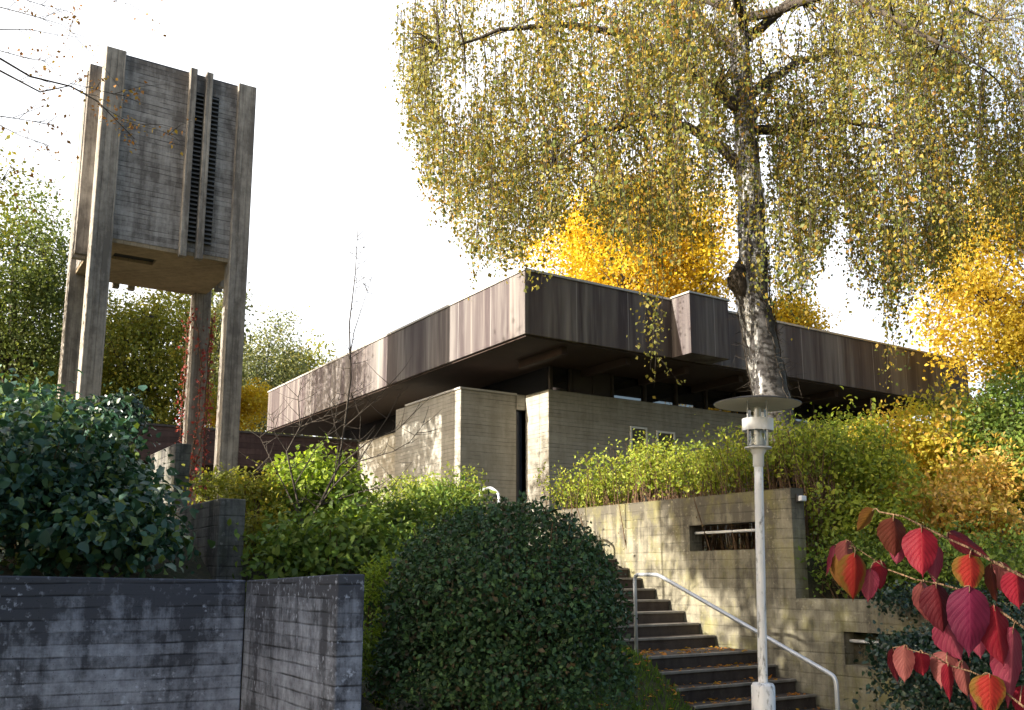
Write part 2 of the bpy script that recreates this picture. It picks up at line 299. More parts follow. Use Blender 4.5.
# ------------------------------------------------------------------ mesh helpers
class MB:
    """collects boxes, prisms, tubes and lathes for ONE mesh"""
    def __init__(s): s.v = []; s.f = []; s.smooth = []
    def add(s, vs, fs, smooth=False):
        o = len(s.v); s.v += [tuple(x) for x in vs]; s.f += [tuple(i+o for i in f) for f in fs]; s.smooth += [smooth]*len(fs); return s
    def box(s, x0, x1, y0, y1, z0, z1):
        return s.add([(x0,y0,z0),(x1,y0,z0),(x1,y1,z0),(x0,y1,z0),(x0,y0,z1),(x1,y0,z1),(x1,y1,z1),(x0,y1,z1)],
                     [(0,3,2,1),(4,5,6,7),(0,1,5,4),(1,2,6,5),(2,3,7,6),(3,0,4,7)])
    def prism(s, poly, y0, y1):
        """polygon in x-z extruded along y"""
        n = len(poly)
        v = [(x, y0, z) for x, z in poly]+[(x, y1, z) for x, z in poly]
        return s.add(v, [tuple(range(n)), tuple(range(2*n-1, n-1, -1))]+[(i, i+n, (i+1) % n+n, (i+1) % n) for i in range(n)])
    def hexa(s, b, t):
        """four bottom corners and four top corners"""
        return s.add(list(b)+list(t), [(0,3,2,1),(4,5,6,7),(0,1,5,4),(1,2,6,5),(2,3,7,6),(3,0,4,7)])
    def tube(s, pts, rad, sides=6, cap=True):
        pts = [Vector(p) for p in pts]; n = len(pts)
        if not hasattr(rad, '__len__'): rad = [rad]*n
        vs = []; up = Vector((0.3, 0.2, 1)).normalized(); prev = None
        for i, p in enumerate(pts):
            d = (pts[min(i+1, n-1)]-pts[max(i-1, 0)])
            if d.length < 1e-9: d = Vector((0, 0, 1))
            d.normalize()
            if prev is None:
                a = d.cross(Vector((1, 0, 0)) if abs(d.x) < 0.8 else Vector((0, 1, 0))).normalized()
            else:
                a = (prev-d*prev.dot(d)).normalized()
            prev = a; b = d.cross(a)
            for k in range(sides):
                t = 2*PI*k/sides
                vs.append(p+(a*math.cos(t)+b*math.sin(t))*rad[i])
        fs = []
        for i in range(n-1):
            for k in range(sides):
                k2 = (k+1) % sides
                fs.append((i*sides+k, i*sides+k2, (i+1)*sides+k2, (i+1)*sides+k))
        s.add(vs, fs, True)
        if cap:
            o = len(s.v)-len(vs)
            s.f.append(tuple(o+k for k in range(sides-1, -1, -1))); s.f.append(tuple(o+(n-1)*sides+k for k in range(sides))); s.smooth += [False, False]
        return s
    def lathe(s, prof, sides=32, smooth=True):
        vs = []; fs = []; n = len(prof)
        for r, z in prof:
            for k in range(sides):
                t = 2*PI*k/sides; vs.append((r*math.cos(t), r*math.sin(t), z))
        for i in range(n-1):
            for k in range(sides):
                k2 = (k+1) % sides
                fs.append((i*sides+k, i*sides+k2, (i+1)*sides+k2, (i+1)*sides+k))
        return s.add(vs, fs, smooth)
    def build(s, name, mat, parent=None, bevel=0.0, loc=None):
        me = bpy.data.meshes.new(name); me.from_pydata(s.v, [], s.f); me.polygons.foreach_set('use_smooth', s.smooth); me.update()
        me.materials.append(mat)
        o = bpy.data.objects.new(name, me); COL.objects.link(o)
        if parent is not None: o.parent = parent
        if loc is not None: o.location = loc
        if bevel:
            b = o.modifiers.new('bevel', 'BEVEL'); b.width = bevel; b.segments = 2; b.limit_method = 'ANGLE'
        return o

def tag(o, label, cat, group=None, kind=None):
    o['label'] = label; o['category'] = cat
    if group: o['group'] = group
    if kind: o['kind'] = kind
    return o
def empty(name, loc, rz, label, cat, group=None):
    o = bpy.data.objects.new(name, None); COL.objects.link(o); o.location = loc; o.rotation_euler = (0, 0, rz); o.empty_display_size = 0.3
    return tag(o, label, cat, group)

def unit(a):
    return a/np.maximum(np.linalg.norm(a, axis=1, keepdims=True), 1e-9)
def leaves(name, pos, tip, nrm, size, width, mat, parent=None, big=False, curl=0.15):
    """one mesh of many leaf blades. pos (N,3) stalk ends, tip and nrm unit vectors, size (N)"""
    pos = np.asarray(pos, float); N = len(pos)
    tip = unit(tip); side = unit(np.cross(tip, nrm)); nrm = np.cross(side, tip)
    L = np.asarray(size).reshape(-1, 1)*np.ones((N, 1)); W = L*width
    if big:
        b = pos; r1 = pos+tip*L*0.28+side*W*0.48+nrm*L*curl*0.8; r2 = pos+tip*L*0.66+side*W*0.38+nrm*L*curl*0.55
        t = pos+tip*L-nrm*L*curl*0.7; l1 = pos+tip*L*0.28-side*W*0.48+nrm*L*curl*0.8; l2 = pos+tip*L*0.66-side*W*0.38+nrm*L*curl*0.55
        m = pos+tip*L*0.5
        V = np.stack([b, r1, r2, t, l2, l1, m], 1).reshape(-1, 3)
        q = np.array([[0, 1, 2, 6], [6, 2, 3, 4], [0, 6, 4, 5]]); nv = 7
    else:
        b = pos; r = pos+tip*L*0.42+side*W*0.5+nrm*L*curl; t = pos+tip*L; l = pos+tip*L*0.42-side*W*0.5+nrm*L*curl
        V = np.stack([b, r, t, l], 1).reshape(-1, 3); q = np.array([[0, 1, 2, 3]]); nv = 4
    Fq = (q[None]+(np.arange(N)*nv)[:, None, None]).reshape(-1, 4)
    me = bpy.data.meshes.new(name)
    me.vertices.add(len(V)); me.vertices.foreach_set('co', V.astype(np.float32).ravel())
    me.loops.add(Fq.size); me.loops.foreach_set('vertex_index', Fq.astype(np.int32).ravel())
    me.polygons.add(len(Fq)); me.polygons.foreach_set('loop_start', np.arange(0, Fq.size, 4, dtype=np.int32))
    me.update(calc_edges=True); me.validate()
    me.materials.append(mat)
    o = bpy.data.objects.new(name, me); COL.objects.link(o)
    if parent is not None: o.parent = parent
    return o
def rdir(n, bias=(0, 0, 0), k=1.0):
    return unit(rng.normal(size=(n, 3))*k+np.array(bias))

# local frame shared by church, tower, steps: local x runs along the church front, local y to the rear along its left side
R33 = math.radians(33.0); E1 = np.array([math.cos(R33), math.sin(R33)]); E2 = np.array([-math.sin(R33), math.cos(R33)])
def loc2(o, s, t, z=0.0):
    return Vector((o[0]+E1[0]*s+E2[0]*t, o[1]+E1[1]*s+E2[1]*t, z))

# ------------------------------------------------------------------ ground
WB = 9.535      # stair wall plane, measured along E1 from the origin
def ground_h(x, y):
    x = np.asarray(x, float); y = np.asarray(y, float)
    b = x*E1[0]+y*E1[1]; d = x*E2[0]+y*E2[1]       # d grows to the rear
    def sm(v, a, c):
        t = np.clip((v-a)/(c-a), 0, 1); return t*t*(3-2*t)
    base = -0.2+0.9*sm(d, 7.2, 9.0)+1.2*sm(d, 9.4, 12.0)+0.35*sm(d, 12.5, 17)           # follows the steps
    base = base+0.06
    # left bank
    left = 1.45+1.2*sm(d, 9.0, 14.5)+0.4*sm(d, 15, 22)
    wl = sm(-b, -4.2, -2.0)
    h = base*(1-wl)+np.maximum(left, base)*wl
    # lawn between bush and steps rises towards the bush
    h = h+0.25*sm(-b, -7.4, -5.0)*sm(d, 6.5, 8.5)*(1-wl)
    # in front of the near walls
    front = (y < 8.75-0.403*np.maximum(-2.37-x, 0)-0.0) & (x < -2.37) | (x >= -2.37) & ((y-8.65)+1.25*(x+2.37) < 0)
    h = np.where(front, 0.06*np.exp(-((x)**2+(y)**2)/80)-0.05, h)
    # under the steps
    st = (b > 7.535) & (b < WB+0.12) & (d > 6.8) & (d < 14.9)
    h = np.where(st, h-0.75, h)
    # retained ground right of the stair wall
    right = np.where(d > 8.19, 1.88+0.5*sm(b, 11.2, 14), 1.15+0.9*sm(b, 10.3, 13.5))
    h = np.where((b > WB+0.12) & (d > 4.2), np.maximum(right*sm(d, 4.0, 5.2), 0), h)
    r = np.hypot(x, y)
    h = h+6.0*sm(r, 45, 160)
    return h
def zg(x, y): return float(ground_h(np.array([x]), np.array([y]))[0])

def build_ground():
    far = np.geomspace(0.5, 520, 34)
    bs = np.concatenate([-14-far[::-1], np.arange(-14, 7.45, 0.12), [7.50, 7.57, 8.2, 8.9, WB+0.04, WB+0.20], np.arange(WB+0.35, 19, 0.15), 19+far])
    ds = np.concatenate([-6-far[::-1], np.arange(-6, 30.01, 0.12), 30+far])
    Bg, Dg = np.meshgrid(bs, ds); X = Bg*E1[0]+Dg*E2[0]; Y = Bg*E1[1]+Dg*E2[1]; Z = ground_h(X, Y); nx, ny = len(bs), len(ds)
    V = np.stack([X, Y, Z], -1).reshape(-1, 3)
    i = np.arange((ny-1)*nx).reshape(ny-1, nx)[:, :-1].ravel()
    me = bpy.data.meshes.new('ground'); me.from_pydata(V.tolist(), [], np.stack([i, i+1, i+nx+1, i+nx], 1).tolist()); me.update()
    me.polygons.foreach_set('use_smooth', [True]*len(me.polygons)); me.materials.append(M['ground'])
    o = bpy.data.objects.new('ground', me); COL.objects.link(o); o['kind'] = 'structure'
build_ground()

# ------------------------------------------------------------------ church
C0 = (0.25, 18.0)
church = empty('church', (C0[0], C0[1], 0), R33, 'low concrete church with a broad dark overhanging flat roof behind the birch', 'church')
ZS, ZT = 6.30, 7.58
roof = MB().box(0, 15, 0, 15.2, ZS, ZT).build('roof', M['fascia'], church, bevel=0.012)
MB().box(3.85, 5.01, -0.58, 0.02, ZS-0.003, ZT+0.03).build('roof_box', M['fascia'], roof, bevel=0.01)
cp = MB()
cp.box(-0.025, 15.025, -0.025, 0.2, ZT+0.002, ZT+0.05); cp.box(-0.025, 0.2, 0.2, 15.225, ZT+0.002, ZT+0.05); cp.box(14.8, 15.025, 0.2, 15.225, ZT+0.002, ZT+0.05); cp.box(0.2, 14.8, 15.0, 15.225, ZT+0.002, ZT+0.05)
cp.build('roof_coping', M['coping'], roof)
MB().box(3.82, 5.04, -0.61, -0.03, ZT+0.033, ZT+0.07).build('box_coping', M['coping'], roof)
MB().box(0.06, 14.94, 0.06, 15.1, ZS-0.035, ZS-0.004).build('soffit', M['soffit'], church)
bm_ = MB()
for x in np.arange(1.2, 14.6, 1.7): bm_.box(x-0.07, x+0.07, 0.35, 1.94, ZS-0.2, ZS-0.038)
bm_.build('soffit_beams', M['soffit'], church)
hd = MB().box(0.55, 1.15, 11.4, 12.2, ZT+0.05, ZT+0.24); hd.prism([(0.35, ZT+0.25), (1.35, ZT+0.25), (0.95, ZT+0.40), (0.75, ZT+0.40)], 11.2, 12.4)
hd.build('roof_vent', M['dark_metal'], roof)
ZW = 5.69; Z0 = 1.2
wl = MB()
wl.box(1.82, 13.6, 1.80, 2.15, Z0, ZW); wl.box(1.82, 2.17, 2.15, 2.70, Z0, ZW); wl.box(13.25, 13.6, 2.15, 13.4, Z0, ZW); wl.box(1.82, 13.6, 13.4, 13.75, Z0, ZW); wl.box(1.83, 2.18, 5.98, 13.4, Z0, ZW)
wl.build('wall', M['church_wall'], church, bevel=0.015)
MB().box(0.15, 1.60, 2.75, 5.95, Z0, ZW-0.02).build('side_wall', M['church_wall'], church, bevel=0.015)
MB().box(1.603, 1.817, 2.705, 2.80, 5.34, ZW).build('lintel', M['church_wall'], church)
c2 = MB(); c2.box(0.12, 1.60, 2.72, 5.4, ZW-0.018, ZW+0.025)
c2.build('wall_coping', M['coping'], church)
sw = MB().box(1.62, 1.81, 2.83, 2.87, Z0, 5.33).build('slit_window', M['glass_blue'], church)
MB().box(1.602, 1.64, 2.79, 2.828, Z0, 5.335).build('window_frame', M['dark_metal'], sw)
# glazed clerestory band
cl = MB().box(2.0, 13.4, 2.0, 13.5, ZW+0.004, ZS-0.04).build('clerestory', M['glass_dark'], church)
for x in (2.0, 2.55, 3.2, 3.75, 4.75, 5.75, 6.75, 7.75, 8.75, 9.75, 10.75, 11.75, 12.75, 13.35): MB().box(x-0.035, x+0.035, 1.93, 1.998, ZW+0.003, ZS-0.04).build('mullion', M['dark_timber'], cl)
for x0, x1 in ((2.62, 3.7),): MB().box(x0, x1, 1.95, 1.997, ZW+0.004, ZS-0.045).build('shutter', M['dark_timber'], cl)

for (x0, x1, zt) in ((4.12, 4.63, 5.06), (4.92, 5.50, 5.02)):
    fr = MB(); zb = 4.35; w = 0.045; y0, y1 = 1.765, 1.798
    fr.box(x0, x0+w, y0, y1, zb, zt); fr.box(x1-w, x1, y0, y1, zb, zt); fr.box(x0+w, x1-w, y0, y1, zt-w, zt); fr.box(x0+w, x1-w, y0, y1, zb, zb+w)
    f = fr.build('window', M['white_frame'], church)
    MB().box(x0+w, x1-w, 1.785, 1.796, zb+w, zt-w).build('pane', M['pane'], f)
# low annex left of the church
an = empty('church_annex', loc2(C0, 0, 12.0), R33, 'low annex with a dark board-clad roof edge left of the church', 'annex')
MB().box(-11, 1.8, 0.0, 5.0, 4.72, 5.70).build('roof', M['annex_fascia'], an, bevel=0.01)
MB().box(-11.04, 1.79, -0.04, 5.0, 5.703, 5.76).build('roof_coping', M['dark_metal'], an)
MB().box(-10.8, 1.75, 1.4, 4.8, 1.8, 4.716).build('wall', M['dark_timber'], an)
for x in (-8.5, -5.5, -2.5): MB().box(x-0.1, x+0.1, 0.3, 0.5, 1.8, 4.717).build('post', M['dark_timber'], an)

# ------------------------------------------------------------------ bell tower
T0 = (-7.89, 17.0); TW = 2.97
tower = empty('bell_tower', (T0[0], T0[1], 0), R33, 'slim concrete bell tower standing on four tall legs', 'bell tower')
ZB, ZC = 7.98, 11.77; LG = 0.37
for (x, y) in ((0, 0), (TW-LG, 0), (0, TW-LG), (TW-LG, TW-LG)):
    back = y > 0
    top = 11.82
    MB().box(x, x+LG, y, y+LG, 1.5, top).build('leg', M['tower_leg'], tower, bevel=0.015)
ch = MB(); ins = 0.11
ch.box(ins+0.002, TW-ins-0.002, ins, TW-ins, ZB+0.02, ZC)
chamber = ch.build('chamber', M['tower_panel'], tower)
ub = MB()   # soffit around the bell-rope opening
hx0, hx1, hy0, hy1 = 0.55, 1.35, 0.75, 1.15
ub.box(ins+.01, TW-ins-.01, ins+.01, hy0, ZB-0.06, ZB+0.018); ub.box(ins+.01, TW-ins-.01, hy1, TW-ins-.01, ZB-0.06, ZB+0.018)
ub.box(ins+.01, hx0, hy0, hy1, ZB-0.06, ZB+0.018); ub.box(hx1, TW-ins-.01, hy0, hy1, ZB-0.06, ZB+0.018)
ub.build('underside', M['tower_under'], tower)
MB().box(hx0+.002, hx1-.002, hy0+.002, hy1-.002, ZB+0.004, ZB+0.019).build('hatch', M['black_gap'], tower)
def rib(x0, x1, y0, y1): MB().box(x0, x1, y0, y1, ZB-0.14, ZC+0.07).build('rib', M['tower_leg'], tower, bevel=0.012)
RX = (1.60, 1.92)
for x in RX: rib(x, x+0.135, -0.045, ins-0.003); rib(TW-x-0.135, TW-x, TW-ins+0.003, TW+0.045)
for y in RX: rib(-0.15, ins-0.001, TW-y-0.135, TW-y); rib(TW-ins+0.001, TW+0.045, y, y+0.135)
def louver(x0, x1):
    lp = MB().box(x0, x1, ins-0.012, ins-0.002, ZB+0.22, ZC-0.36).build('louver', M['black_gap'], tower)
    s = MB(); n = 34; h = (ZC-0.36-ZB-0.22)/n
    for i in range(n):
        z = ZB+0.22+h*i
        s.hexa([(x0+.002, ins-0.07, z), (x1-.002, ins-0.07, z), (x1-.002, ins-0.013, z+h*0.45), (x0+.002, ins-0.013, z+h*0.45)],
               [(x0+.002, ins-0.07, z+0.018), (x1-.002, ins-0.07, z+0.018), (x1-.002, ins-0.013, z+h*0.45+0.018), (x0+.002, ins-0.013, z+h*0.45+0.018)])
    s.build('slats', M['louver'], lp)
louver(1.738, 1.917); louver(2.058, 2.23)
MB().box(ins, TW-ins, ins, TW-ins, ZC+0.002, ZC+0.03).build('cap', M['dark_metal'], tower)
# red creeper on the rear leg
cr_b = loc2(T0, TW-LG/2, TW-LG/2, 2.4)
pos = []; mb = MB()
for s_ in range(6):
    ang = rng.uniform(0, 6.28); pts = []
    for i in range(26):
        z = 2.4+i*0.2; ang += rng.normal(0, 0.12)
        pts.append((cr_b.x+math.cos(ang)*0.27, cr_b.y+math.sin(ang)*0.27, z))
        for q in range(9): pos.append((pts[-1][0]+rng.normal(0, .06), pts[-1][1]+rng.normal(0, .06), z+rng.normal(0, 0.1)))
    mb.tube(pts, [0.012]*26, 4)
creeper = mb.build('creeper', M['twig_brown']); tag(creeper, 'red climbing creeper on the rear leg of the bell tower', 'creeper')
n = len(pos); leaves('foliage', pos, rdir(n, (0, 0, -0.8)), rdir(n), rng.uniform(0.05, 0.10, n), 0.8, M['leaf_creeper'], creeper)

# ------------------------------------------------------------------ stair, walls, rails
S0 = tuple((E1*0).tolist())
AF = 8.83       # distance to the rear of the landing nosing
stairs = empty('staircase', (E1[0]*7.53+E2[0]*AF, E1[1]*7.53+E2[1]*AF, 0), R33, 'dark concrete outdoor staircase climbing between wall and lawn', 'staircase')
SW = 1.985
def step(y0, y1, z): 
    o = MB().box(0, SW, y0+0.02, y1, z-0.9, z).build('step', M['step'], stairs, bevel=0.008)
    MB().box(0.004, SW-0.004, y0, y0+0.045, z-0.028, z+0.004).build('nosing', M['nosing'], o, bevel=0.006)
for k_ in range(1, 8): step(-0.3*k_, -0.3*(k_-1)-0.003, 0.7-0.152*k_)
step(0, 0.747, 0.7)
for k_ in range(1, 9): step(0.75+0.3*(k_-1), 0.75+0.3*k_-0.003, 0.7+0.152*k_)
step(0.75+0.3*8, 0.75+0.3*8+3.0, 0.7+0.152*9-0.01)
# stair wall: local x = E1 (thickness), local y = rearwards
sw0 = (E1[0]*WB, E1[1]*WB)
wall = empty('stair_wall', (sw0[0], sw0[1], 0), R33, 'board-marked concrete wall with two slot openings beside the stairs', 'wall')
TH = 0.24; ZTW = 2.75; ZL = 1.37; YR = 8.19; YE = 4.2
w = MB()
o0, o1, oz0, oz1 = 8.72, 10.05, 1.99, 2.35
w.box(0, TH, YR, o0, -0.4, ZTW); w.box(0, TH, o1, 13.6, -0.4, ZTW); w.box(0, TH, o0, o1, -0.4, oz0); w.box(0, TH, o0, o1, oz1, ZTW)
w.build('tall_wall', M['stair_wall'], wall)
l0, l1, lz0, lz1 = 5.9, 7.51, 0.62, 1.0
w = MB(); w.box(0.002, TH+.1, YE, l0, -0.6, ZL); w.box(0.002, TH+.1, l1, YR-0.003, -0.6, ZL); w.box(0.002, TH+.1, l0, l1, -0.6, lz0); w.box(0.002, TH+.1, l0, l1, lz1, ZL)
w.box(TH+.102, TH+.6, l0-.1, l1+.1, lz0-.1, lz1+.1)
w.build('low_wall', M['stair_wall'], wall)
MB().tube([(0.12, o0, 2.245), (0.12, o1, 2.245)], 0.02, 10).build('slot_rail', M['lamp_white'], wall)
MB().tube([(0.12, l0, 0.89), (0.12, l1, 0.89)], 0.02, 10).build('slot_rail', M['lamp_white'], wall)
# small wall lamp on the free end
wlp = empty('wall_lamp', loc2((0, 0), WB+TH*0.6, YR, 2.62), R33, 'small white bulkhead lamp on the end of the concrete stair wall', 'wall lamp')
MB().box(-0.06, 0.06, -0.03, -0.002, -0.05, 0.05).build('base', M['dark_metal'], wlp, bevel=0.006)
MB().box(-0.05, 0.05, -0.09, -0.031, -0.04, 0.03).build('body', M['lamp_white'], wlp, bevel=0.012)
# near L-shaped wall (front-left)
nw = empty('garden_wall', (-2.37, 8.6, 0), 0, 'low board-marked grey concrete wall with a corner, nearest at lower left', 'wall')
def wall_piece(name, p0, p1, thick, z0, zt0, zt1, mat, parent):
    """p0->p1 is the visible foot line (world x,y); thickness goes behind it; built in a local frame along the wall"""
    d = Vector((p1[0]-p0[0], p1[1]-p0[1], 0)); L = d.length; a = math.atan2(d.y, d.x)
    m = MB(); m.hexa([(0, 0, z0), (L, 0, z0), (L, thick, z0), (0, thick, z0)], [(0, 0, zt0), (L, 0, zt1), (L, thick, zt1), (0, thick, zt0)])
    o = m.build(name, mat, parent, bevel=0.012); o.location = (p0[0]-parent.location.x, p0[1]-parent.location.y, 0); o.rotation_euler = (0, 0, a)
    return o
wall_piece('long_side', (-6.6, 6.9), (-2.37, 8.6), 0.22, -0.5, 1.70, 1.61, M['wall_near'], nw)
wall_piece('short_side', (-2.366, 8.6), (-1.235, 6.84), 0.21, -0.5, 1.607, 1.66, M['wall_near'], nw)
# stepped walls on the bank
def stub(label, px0, pyt, Y, length, zb, thick):
    p = P(px0, pyt, Y); 
    e = empty('bank_wall', (p.x, p.y, 0), R33, label, 'wall')
    MB().hexa([(0, 0, zb), (thick, 0, zb), (thick, length, zb), (0, length, zb)], [(0, 0, p.z), (thick, 0, p.z), (thick, length, p.z), (0, length, p.z)]).build('face', M['wall_bank'], e, bevel=0.015)
    return e
stub('short concrete wall end beside the brambles, above the corner of the long wall', 220, 498, 10.4, 3.0, 0.8, 0.29)
stub('small pale concrete wall end at the foot of the bell tower', 176, 443, 13.6, 1.6, 1.5, 0.22)

def handrail(label, pts, r=0.022):
    """pts: world polyline with rounded bends"""
    pts = [Vector(p) for p in pts]; out = [pts[0]]
    for i in range(1, len(pts)-1):
        a, b, c = pts[i-1], pts[i], pts[i+1]; u = (a-b).normalized()*0.07; v = (c-b).normalized()*0.07
        for t in (0, .25, .5, .75, 1): out.append((b+u)*(1-t)**2+b*2*t*(1-t)+(b+v)*t*t)
    out.append(pts[-1])
    return tag(MB().tube(out, r, 10).build('handrail', M['galv']), label, 'handrail', None)
A_ = lambda b, d, z: loc2((0, 0), b, d, z)
handrail('bent white steel handrail beside the lower flight of stairs', [A_(7.50, 8.86, 0.65), A_(7.50, 8.86, 1.66), A_(7.50, 8.45, 1.66), A_(7.50, 6.02, 0.72), A_(7.50, 6.02, -0.4)])
handrail('white steel handrail end showing above the clipped round bush', [A_(7.50, 12.45, 1.9), A_(7.50, 12.45, 2.93), A_(7.50, 12.12, 2.95), A_(7.50, 11.9, 2.84), A_(7.50, 11.9, 1.6)])

# ------------------------------------------------------------------ lamp post
lp = P(757, 683, 6.9); lampx, lampy = lp.x, lp.y; zl = lambda py: P(757, py, 6.9).z
lampx += 0.02
lamp = empty('lamp_post', (lampx, lampy, 0), 0, 'white lamp post with a broad disc shade over a glass cylinder', 'lamp post')
lamp.rotation_euler = (0, math.radians(1.4), 0)
zh = zl(403.5); zr = zl(450)
MB().lathe([(0.0, -0.3), (0.082, -0.3), (0.082, zl(686)), (0.070, zl(683)), (0.034, zl(683)+0.004)], 24).build('base', M['white_paint'], lamp)
MB().lathe([(0.033, zl(684)), (0.032, zl(470)), (0.032, zl(462))], 20).build('pole', M['white_paint'], lamp)
MB().box(-0.045, 0.045, -0.092, -0.078, 0.05, 0.42).build('hatch', M['white_paint'], lamp, bevel=0.004)
MB().lathe([(0.032, zl(467)), (0.040, zl(466)), (0.040, zl(455)), (0.044, zl(454)), (0.056, zl(451)), (0.058, zl(449)), (0.097, zl(448.6)), (0.097, zl(447.2)), (0.03, zl(446.5))], 28).build('collar', M['lamp_white'], lamp)
MB().lathe([(0.070, zl(446)), (0.062, zl(443)), (0.03, zl(437)), (0.022, zl(432)), (0.0, zl(432))], 24).build('reflector', M['lamp_white'], lamp)
MB().lathe([(0.026, zl(430)), (0.026, zl(408)), (0.0, zl(406))], 16).build('bulb', M['lamp_white'], lamp)
MB().lathe([(0.074, zl(446)), (0.074, zl(404))], 28).build('glass_cylinder', M['lamp_glass'], lamp)
MB().lathe([(0.113, zl(431)), (0.113, zl(419)), (0.106, zl(419)), (0.106, zl(431)), (0.113, zl(431))], 32, False).build('band', M['lamp_white'], lamp)
for k_ in range(4):
    a = 0.5+k_*PI/2
    MB().tube([(0.096*math.cos(a), 0.096*math.sin(a), zl(447)), (0.096*math.cos(a), 0.096*math.sin(a), zh+0.01)], 0.006, 8).build('rod', M['lamp_white'], lamp)
MB().lathe([(0.0, zh+0.015), (0.20, zh+0.012), (0.312, zh-0.008)], 48).build('shade', M['lamp_under'], lamp)
MB().lathe([(0.314, zh-0.010), (0.316, zh-0.004), (0.22, zh+0.022), (0.0, zh+0.034)], 48).build('shade_top', M['lamp_rim'], lamp)

# ------------------------------------------------------------------ plants
def stems_in(c, r, n, mat, parent, base_z, thick=0.012, name='stems', spread=0.45):
    m = MB()
    for i in range(n):
        a = rng.uniform(0, 6.28); q = math.sqrt(rng.uniform(0, 1))
        b = Vector((c[0]+math.cos(a)*q*r[0]*spread*0.6, c[1]+math.sin(a)*q*r[1]*spread*0.6, base_z))
        e = Vector((c[0]+math.cos(a)*q*r[0]*0.85, c[1]+math.sin(a)*q*r[1]*0.85, c[2]+r[2]*rng.uniform(0.2, 0.85)))
        mid = (b+e)/2+Vector(rng.normal(0, 0.06, 3))
        m.tube([b, mid, e], [thick, thick*0.7, thick*0.3], 4, False)
    return m.build(name, mat, parent)

def shrub(name, label, cat, lobes, n, size, mat, group=None, width=0.6, big=False, droop=0.0, fill=0.45, stem_mat=None, nst=14, sub=7, up=0.3, rough=0.16, base=None, shell=(0.86, 1.08), jit=1.1, srange=(0.6, 1.25)):
    """lobes: (centre, radii). Leaves sit in small sprays through each lobe's outer shell, thinner inside"""
    c0 = lobes[0][0]; root = empty(name, (0, 0, 0), 0, label, cat, group)
    gz = zg(c0[0], c0[1]) if base is None else base; root.location = (c0[0], c0[1], gz); off = np.array([c0[0], c0[1], gz])
    vol = np.array([r[0]*r[1]+r[1]*r[2]+r[0]*r[2] for _, r in lobes]); share = vol/vol.sum()
    P_, D_, N_ = [], [], []
    for (c, r), sh in zip(lobes, share):
        m = max(4, int(n*sh/sub)); d = rdir(m)
        low = rng.uniform(0, 1, m) < 0.75
        d[low, 2] = np.abs(d[low, 2])
        rad = np.where(rng.uniform(0, 1, m) < fill, rng.uniform(0.45, 0.9, m), rng.uniform(shell[0], shell[1], m))
        bumps = 1+rough*np.sin(d[:, 0]*5.1+c[0]*3)*np.sin(d[:, 1]*4.3+c[1]*2)+rough*np.sin(d[:, 2]*6.7+d[:, 0]*3.1)
        sp = np.array(c)+d*np.array(r)*(rad*bumps)[:, None]
        cl = np.repeat(sp, sub, 0)+rng.normal(0, size*jit, (m*sub, 3)); dd = np.repeat(d, sub, 0)
        P_.append(cl); N_.append(unit(dd+rng.normal(0, 0.55, (m*sub, 3))+np.array([0, 0, up]))); D_.append(unit(rng.normal(0, 1, (m*sub, 3))+dd*0.5+np.array([0, 0, -droop])))
    Pp = np.concatenate(P_); k = Pp[:, 2] > ground_h(Pp[:, 0], Pp[:, 1])-0.02 if base is None else Pp[:, 2] > base
    Pp = Pp[k]; Nn = np.concatenate(N_)[k]; Dd = np.concatenate(D_)[k]
    leaves('foliage', Pp-off, Dd, Nn, (srange[0]+(srange[1]-srange[0])*rng.uniform(0, 1, len(Pp))**1.4)*size, width, mat, root, big)
    if nst:
        for c, r in lobes[:1]:
            st = stems_in((0, 0, c[2]-gz), r, nst, stem_mat or M['twig_brown'], root, -0.05)
    return root
def lobe(px, py, Y, rpx, rpy, ry=None):
    c = P(px, py, Y); k = Y/F
    return ((c.x, c.y, c.z), (rpx*k, ry if ry else rpx*k, rpy*k))

# clipped round bush
shrub('round_bush', 'large clipped round dark green bush in front of the stairs', 'bush', [(tuple(P(505, 622, 7.9)), (0.97, 0.97, 0.93)), (tuple(P(503, 690, 7.9)), (1.02, 1.0, 0.9))], 56000, 0.046, M['leaf_ball'], fill=0.45, rough=0.022, nst=30, sub=5, up=0.1, shell=(0.92, 1.03), jit=0.75, srange=(0.5, 1.4))
shrub('variegated_shrub', 'pale bright-edged shrub squeezed between near wall and round bush', 'shrub', [lobe(385, 605, 8.6, 20, 45), lobe(378, 670, 8.3, 22, 50)], 4200, 0.05, M['leaf_lime'], width=0.4)
# brambles
shrub('bramble', 'big dark leafy bramble thicket spilling over the long near wall', 'bramble', [lobe(36, 505, 10.0, 88, 88, 1.1), lobe(8, 458, 10.6, 58, 62, 0.9), lobe(84, 480, 10.8, 54, 48, 0.8), lobe(134, 540, 9.7, 48, 48, 0.6), lobe(-30, 520, 9.2, 80, 90, 0.8), lobe(85, 548, 9.2, 82, 38, 0.5), lobe(116, 500, 10.4, 38, 32, 0.6), lobe(40, 425, 11.2, 26, 24, 0.5)],
      15500, 0.105, M['leaf_bramble'], width=0.7, big=True, droop=0.7, fill=0.35, nst=34, sub=4, up=0.4, rough=0.26, srange=(0.45, 1.5))
shrub('ivy_bush', 'dark compact ivy mound below the tower, behind the brambles', 'bush', [lobe(117, 425, 13.2, 26, 28), lobe(98, 440, 13.0, 24, 24)], 3600, 0.07, M['leaf_dark'], big=True, width=0.8, nst=8)
